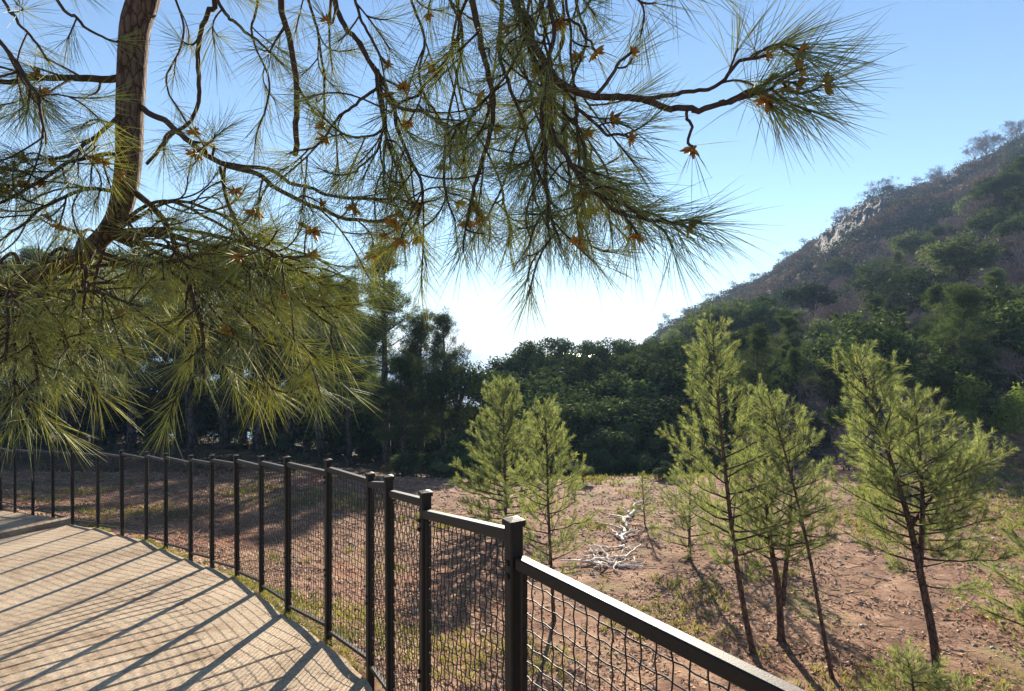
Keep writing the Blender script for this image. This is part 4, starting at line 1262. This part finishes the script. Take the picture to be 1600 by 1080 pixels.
T.append(traced([(830, -14, 1.3), (845, 55, 1.28), (900, 28, 1.22), (935, -4, 1.2)], .003, .0022, twigs=3, start=.4, tl=(.05, .1)))
T.append(traced([(845, 40, 1.17), (890, 35, 1.15), (918, 62, 1.14), (930, 80, 1.14)], .003, .0024, twigs=1, start=.8, tl=(.03, .05), tipcone=True))
T.append(traced([(700, -14, 1.3), (720, 45, 1.3), (690, 110, 1.3), (650, 150, 1.3), (612, 175, 1.3)], .0045, .0028, twigs=14, start=.3, cones=.3))
T.append(traced([(640, -14, 1.4), (660, 60, 1.4), (655, 130, 1.4), (700, 210, 1.38), (690, 260, 1.36)], .004, .0028, twigs=13, start=.35, cones=.15))
T.append(traced([(960, -25, 1.1), (1000, -6, 1.08), (1060, -20, 1.05), (1110, -22, 1.02)], .0035, .0025, twigs=8, start=.35, tl=(.03, .07), L=.12, droop=.6))
T.append(traced([(480, -14, 1.5), (500, 60, 1.5), (512, 120, 1.5), (500, 200, 1.48)], .0045, .0028, twigs=10, start=.3))
T.append(traced([(400, -14, 1.7), (395, 60, 1.7), (420, 130, 1.7), (405, 200, 1.68)], .0045, .0028, twigs=12, start=.3, cones=.2))
T.append(traced([(270, -14, 1.9), (285, 60, 1.85), (262, 130, 1.8), (290, 190, 1.8)], .0045, .0028, twigs=10, start=.3, cones=.2))
# strands of the dense hanging mass in the middle: ends spread over the lower fringe
for i in range(12):
    x0 = rp.uniform(700, 900); x1 = rp.uniform(640, 965)
    if i < 5: x1 = [740, 800, 860, 920, 955][i]
    y1 = rp.uniform(240, 400) if i >= 5 else [400, 380, 395, 415, 385][i]
    if x1 < 700: y1 = min(y1, 360)
    Yd = rp.uniform(1.15, 1.4)
    T.append(traced([(x0, -14, Yd), (x0 + rp.uniform(-20, 20), 70, Yd), (x0 * .6 + x1 * .4 + rp.uniform(-30, 30), 160, Yd), (x0 * .25 + x1 * .75 + rp.uniform(-20, 20), y1 * .72, Yd - .03), (x1, y1 - 22, Yd - .05)], .0042, .0024, twigs=13, start=.45, cones=.10, tl=(.04, .12), droop=.35))
for (x1, y1) in [(560, 335), (600, 365), (645, 380), (530, 270)]:
    T.append(traced([(590, 110, 1.35), (600, 200, 1.36), ((600 + x1) / 2, (200 + y1) / 2 - 20, 1.37), (x1, y1 - 65, 1.36)], .004, .0024, twigs=9, start=.4, cones=.15, tl=(.05, .13), droop=.5))
# the heavy mass of foliage at the lower left
for i in range(17):
    a = bough[int(nB * rp.uniform(.62, .97))]
    x1 = rp.uniform(-60, 520); y1 = rp.uniform(400, 630) - .0 * x1
    if x1 > 330: y1 = min(y1, 600)
    Yd = rp.uniform(1.35, 1.95)
    e = pix(x1, y1, Yd)
    m1 = a * .66 + e * .34 + np.array([0, 0, rp.uniform(.0, .14)]); m2 = a * .3 + e * .7 + np.array([0, 0, rp.uniform(.02, .12)])
    ln = smooth_line([a, m1, m2, e], 6)
    T.append((ln, np.linspace(.0062, .0028, len(ln)), dict(twigs=18, start=.30, cones=.14, tl=(.07, .20), droop=.05, L=.10, per_m=340, aim=(.3, -.1, 0))))
for (x1, y1, Yd) in [(527, 512, 1.4), (500, 560, 1.45), (470, 600, 1.5), (430, 615, 1.5), (455, 470, 1.4), (510, 450, 1.5), (60, 600, 1.25), (10, 560, 1.2), (110, 570, 1.3), (30, 640, 1.25)]:
    a = bough[int(nB * (.7 if x1 > 200 else .9))]
    e = pix(x1, y1, Yd)
    ln = smooth_line([a, a * .66 + e * .34 + np.array([0, 0, .06]), a * .3 + e * .7 + np.array([0, 0, .06]), e], 6)
    T.append((ln, np.linspace(.0062, .0028, len(ln)), dict(twigs=18, start=.4, cones=.15, tl=(.05, .15), droop=.2, L=.12, per_m=340, aim=((.35 if x1 > 60 else .15), 0, 0), tipcone=True)))
# side limbs that leave the bough out of the picture
for ln, ra, kw in T:
    bough_part(ln, ra, **kw)

# ------------------------------------------------------------------ the hazy air
hz = MB()
box(hz, (0, 1500, 33), (2450, 0, 0), (0, 1680, 0), (0, 0, 97))
m, nt, out = mat('haze_air')
pv = N(nt, "ShaderNodeVolumePrincipled", Density=0.00040, Anisotropy=0.0)
pv.inputs["Color"].default_value = (0.46, 0.67, 1.0, 1)
nt.links.new(pv.outputs[0], out.inputs["Volume"])
tag(hz.build('haze', m), 'pale haze in the air between the ramp and the sea', 'haze', None, 'stuff')

# ------------------------------------------------------------------ trees that would share a label are told apart by their order from the left
by = {}
for o in bpy.data.objects:
    if o.parent is None and 'label' in o and o.type == 'EMPTY' and o.name.split('.')[0] not in ('dead_branch',):
        by.setdefault(o['label'], []).append(o)
NUM = {2: 'two', 3: 'three', 4: 'four', 5: 'five', 6: 'six', 7: 'seven', 8: 'eight', 9: 'nine', 10: 'ten'}
for lab, os_ in by.items():
    if len(os_) < 2: continue
    os_.sort(key=lambda o: o.location.x / o.location.y)
    if len((lab + ', third from the left').split()) > 16: lab = lab.replace('low dark', 'low').replace('the foot of the hillside', 'the hill foot').replace('dark rounded ', 'dark ').replace(' from the nearest', '')
    for i, o in enumerate(os_):
        if i < 20: o['label'] = lab + ', ' + (('leftmost' if i == 0 else 'rightmost' if i == len(os_) - 1 else ORD[i] + ' from the left'))
        else: o['label'] = lab + ', ' + ('rightmost' if i == len(os_) - 1 else ORD[min(len(os_) - 1 - i, 19)] + ' from the right')
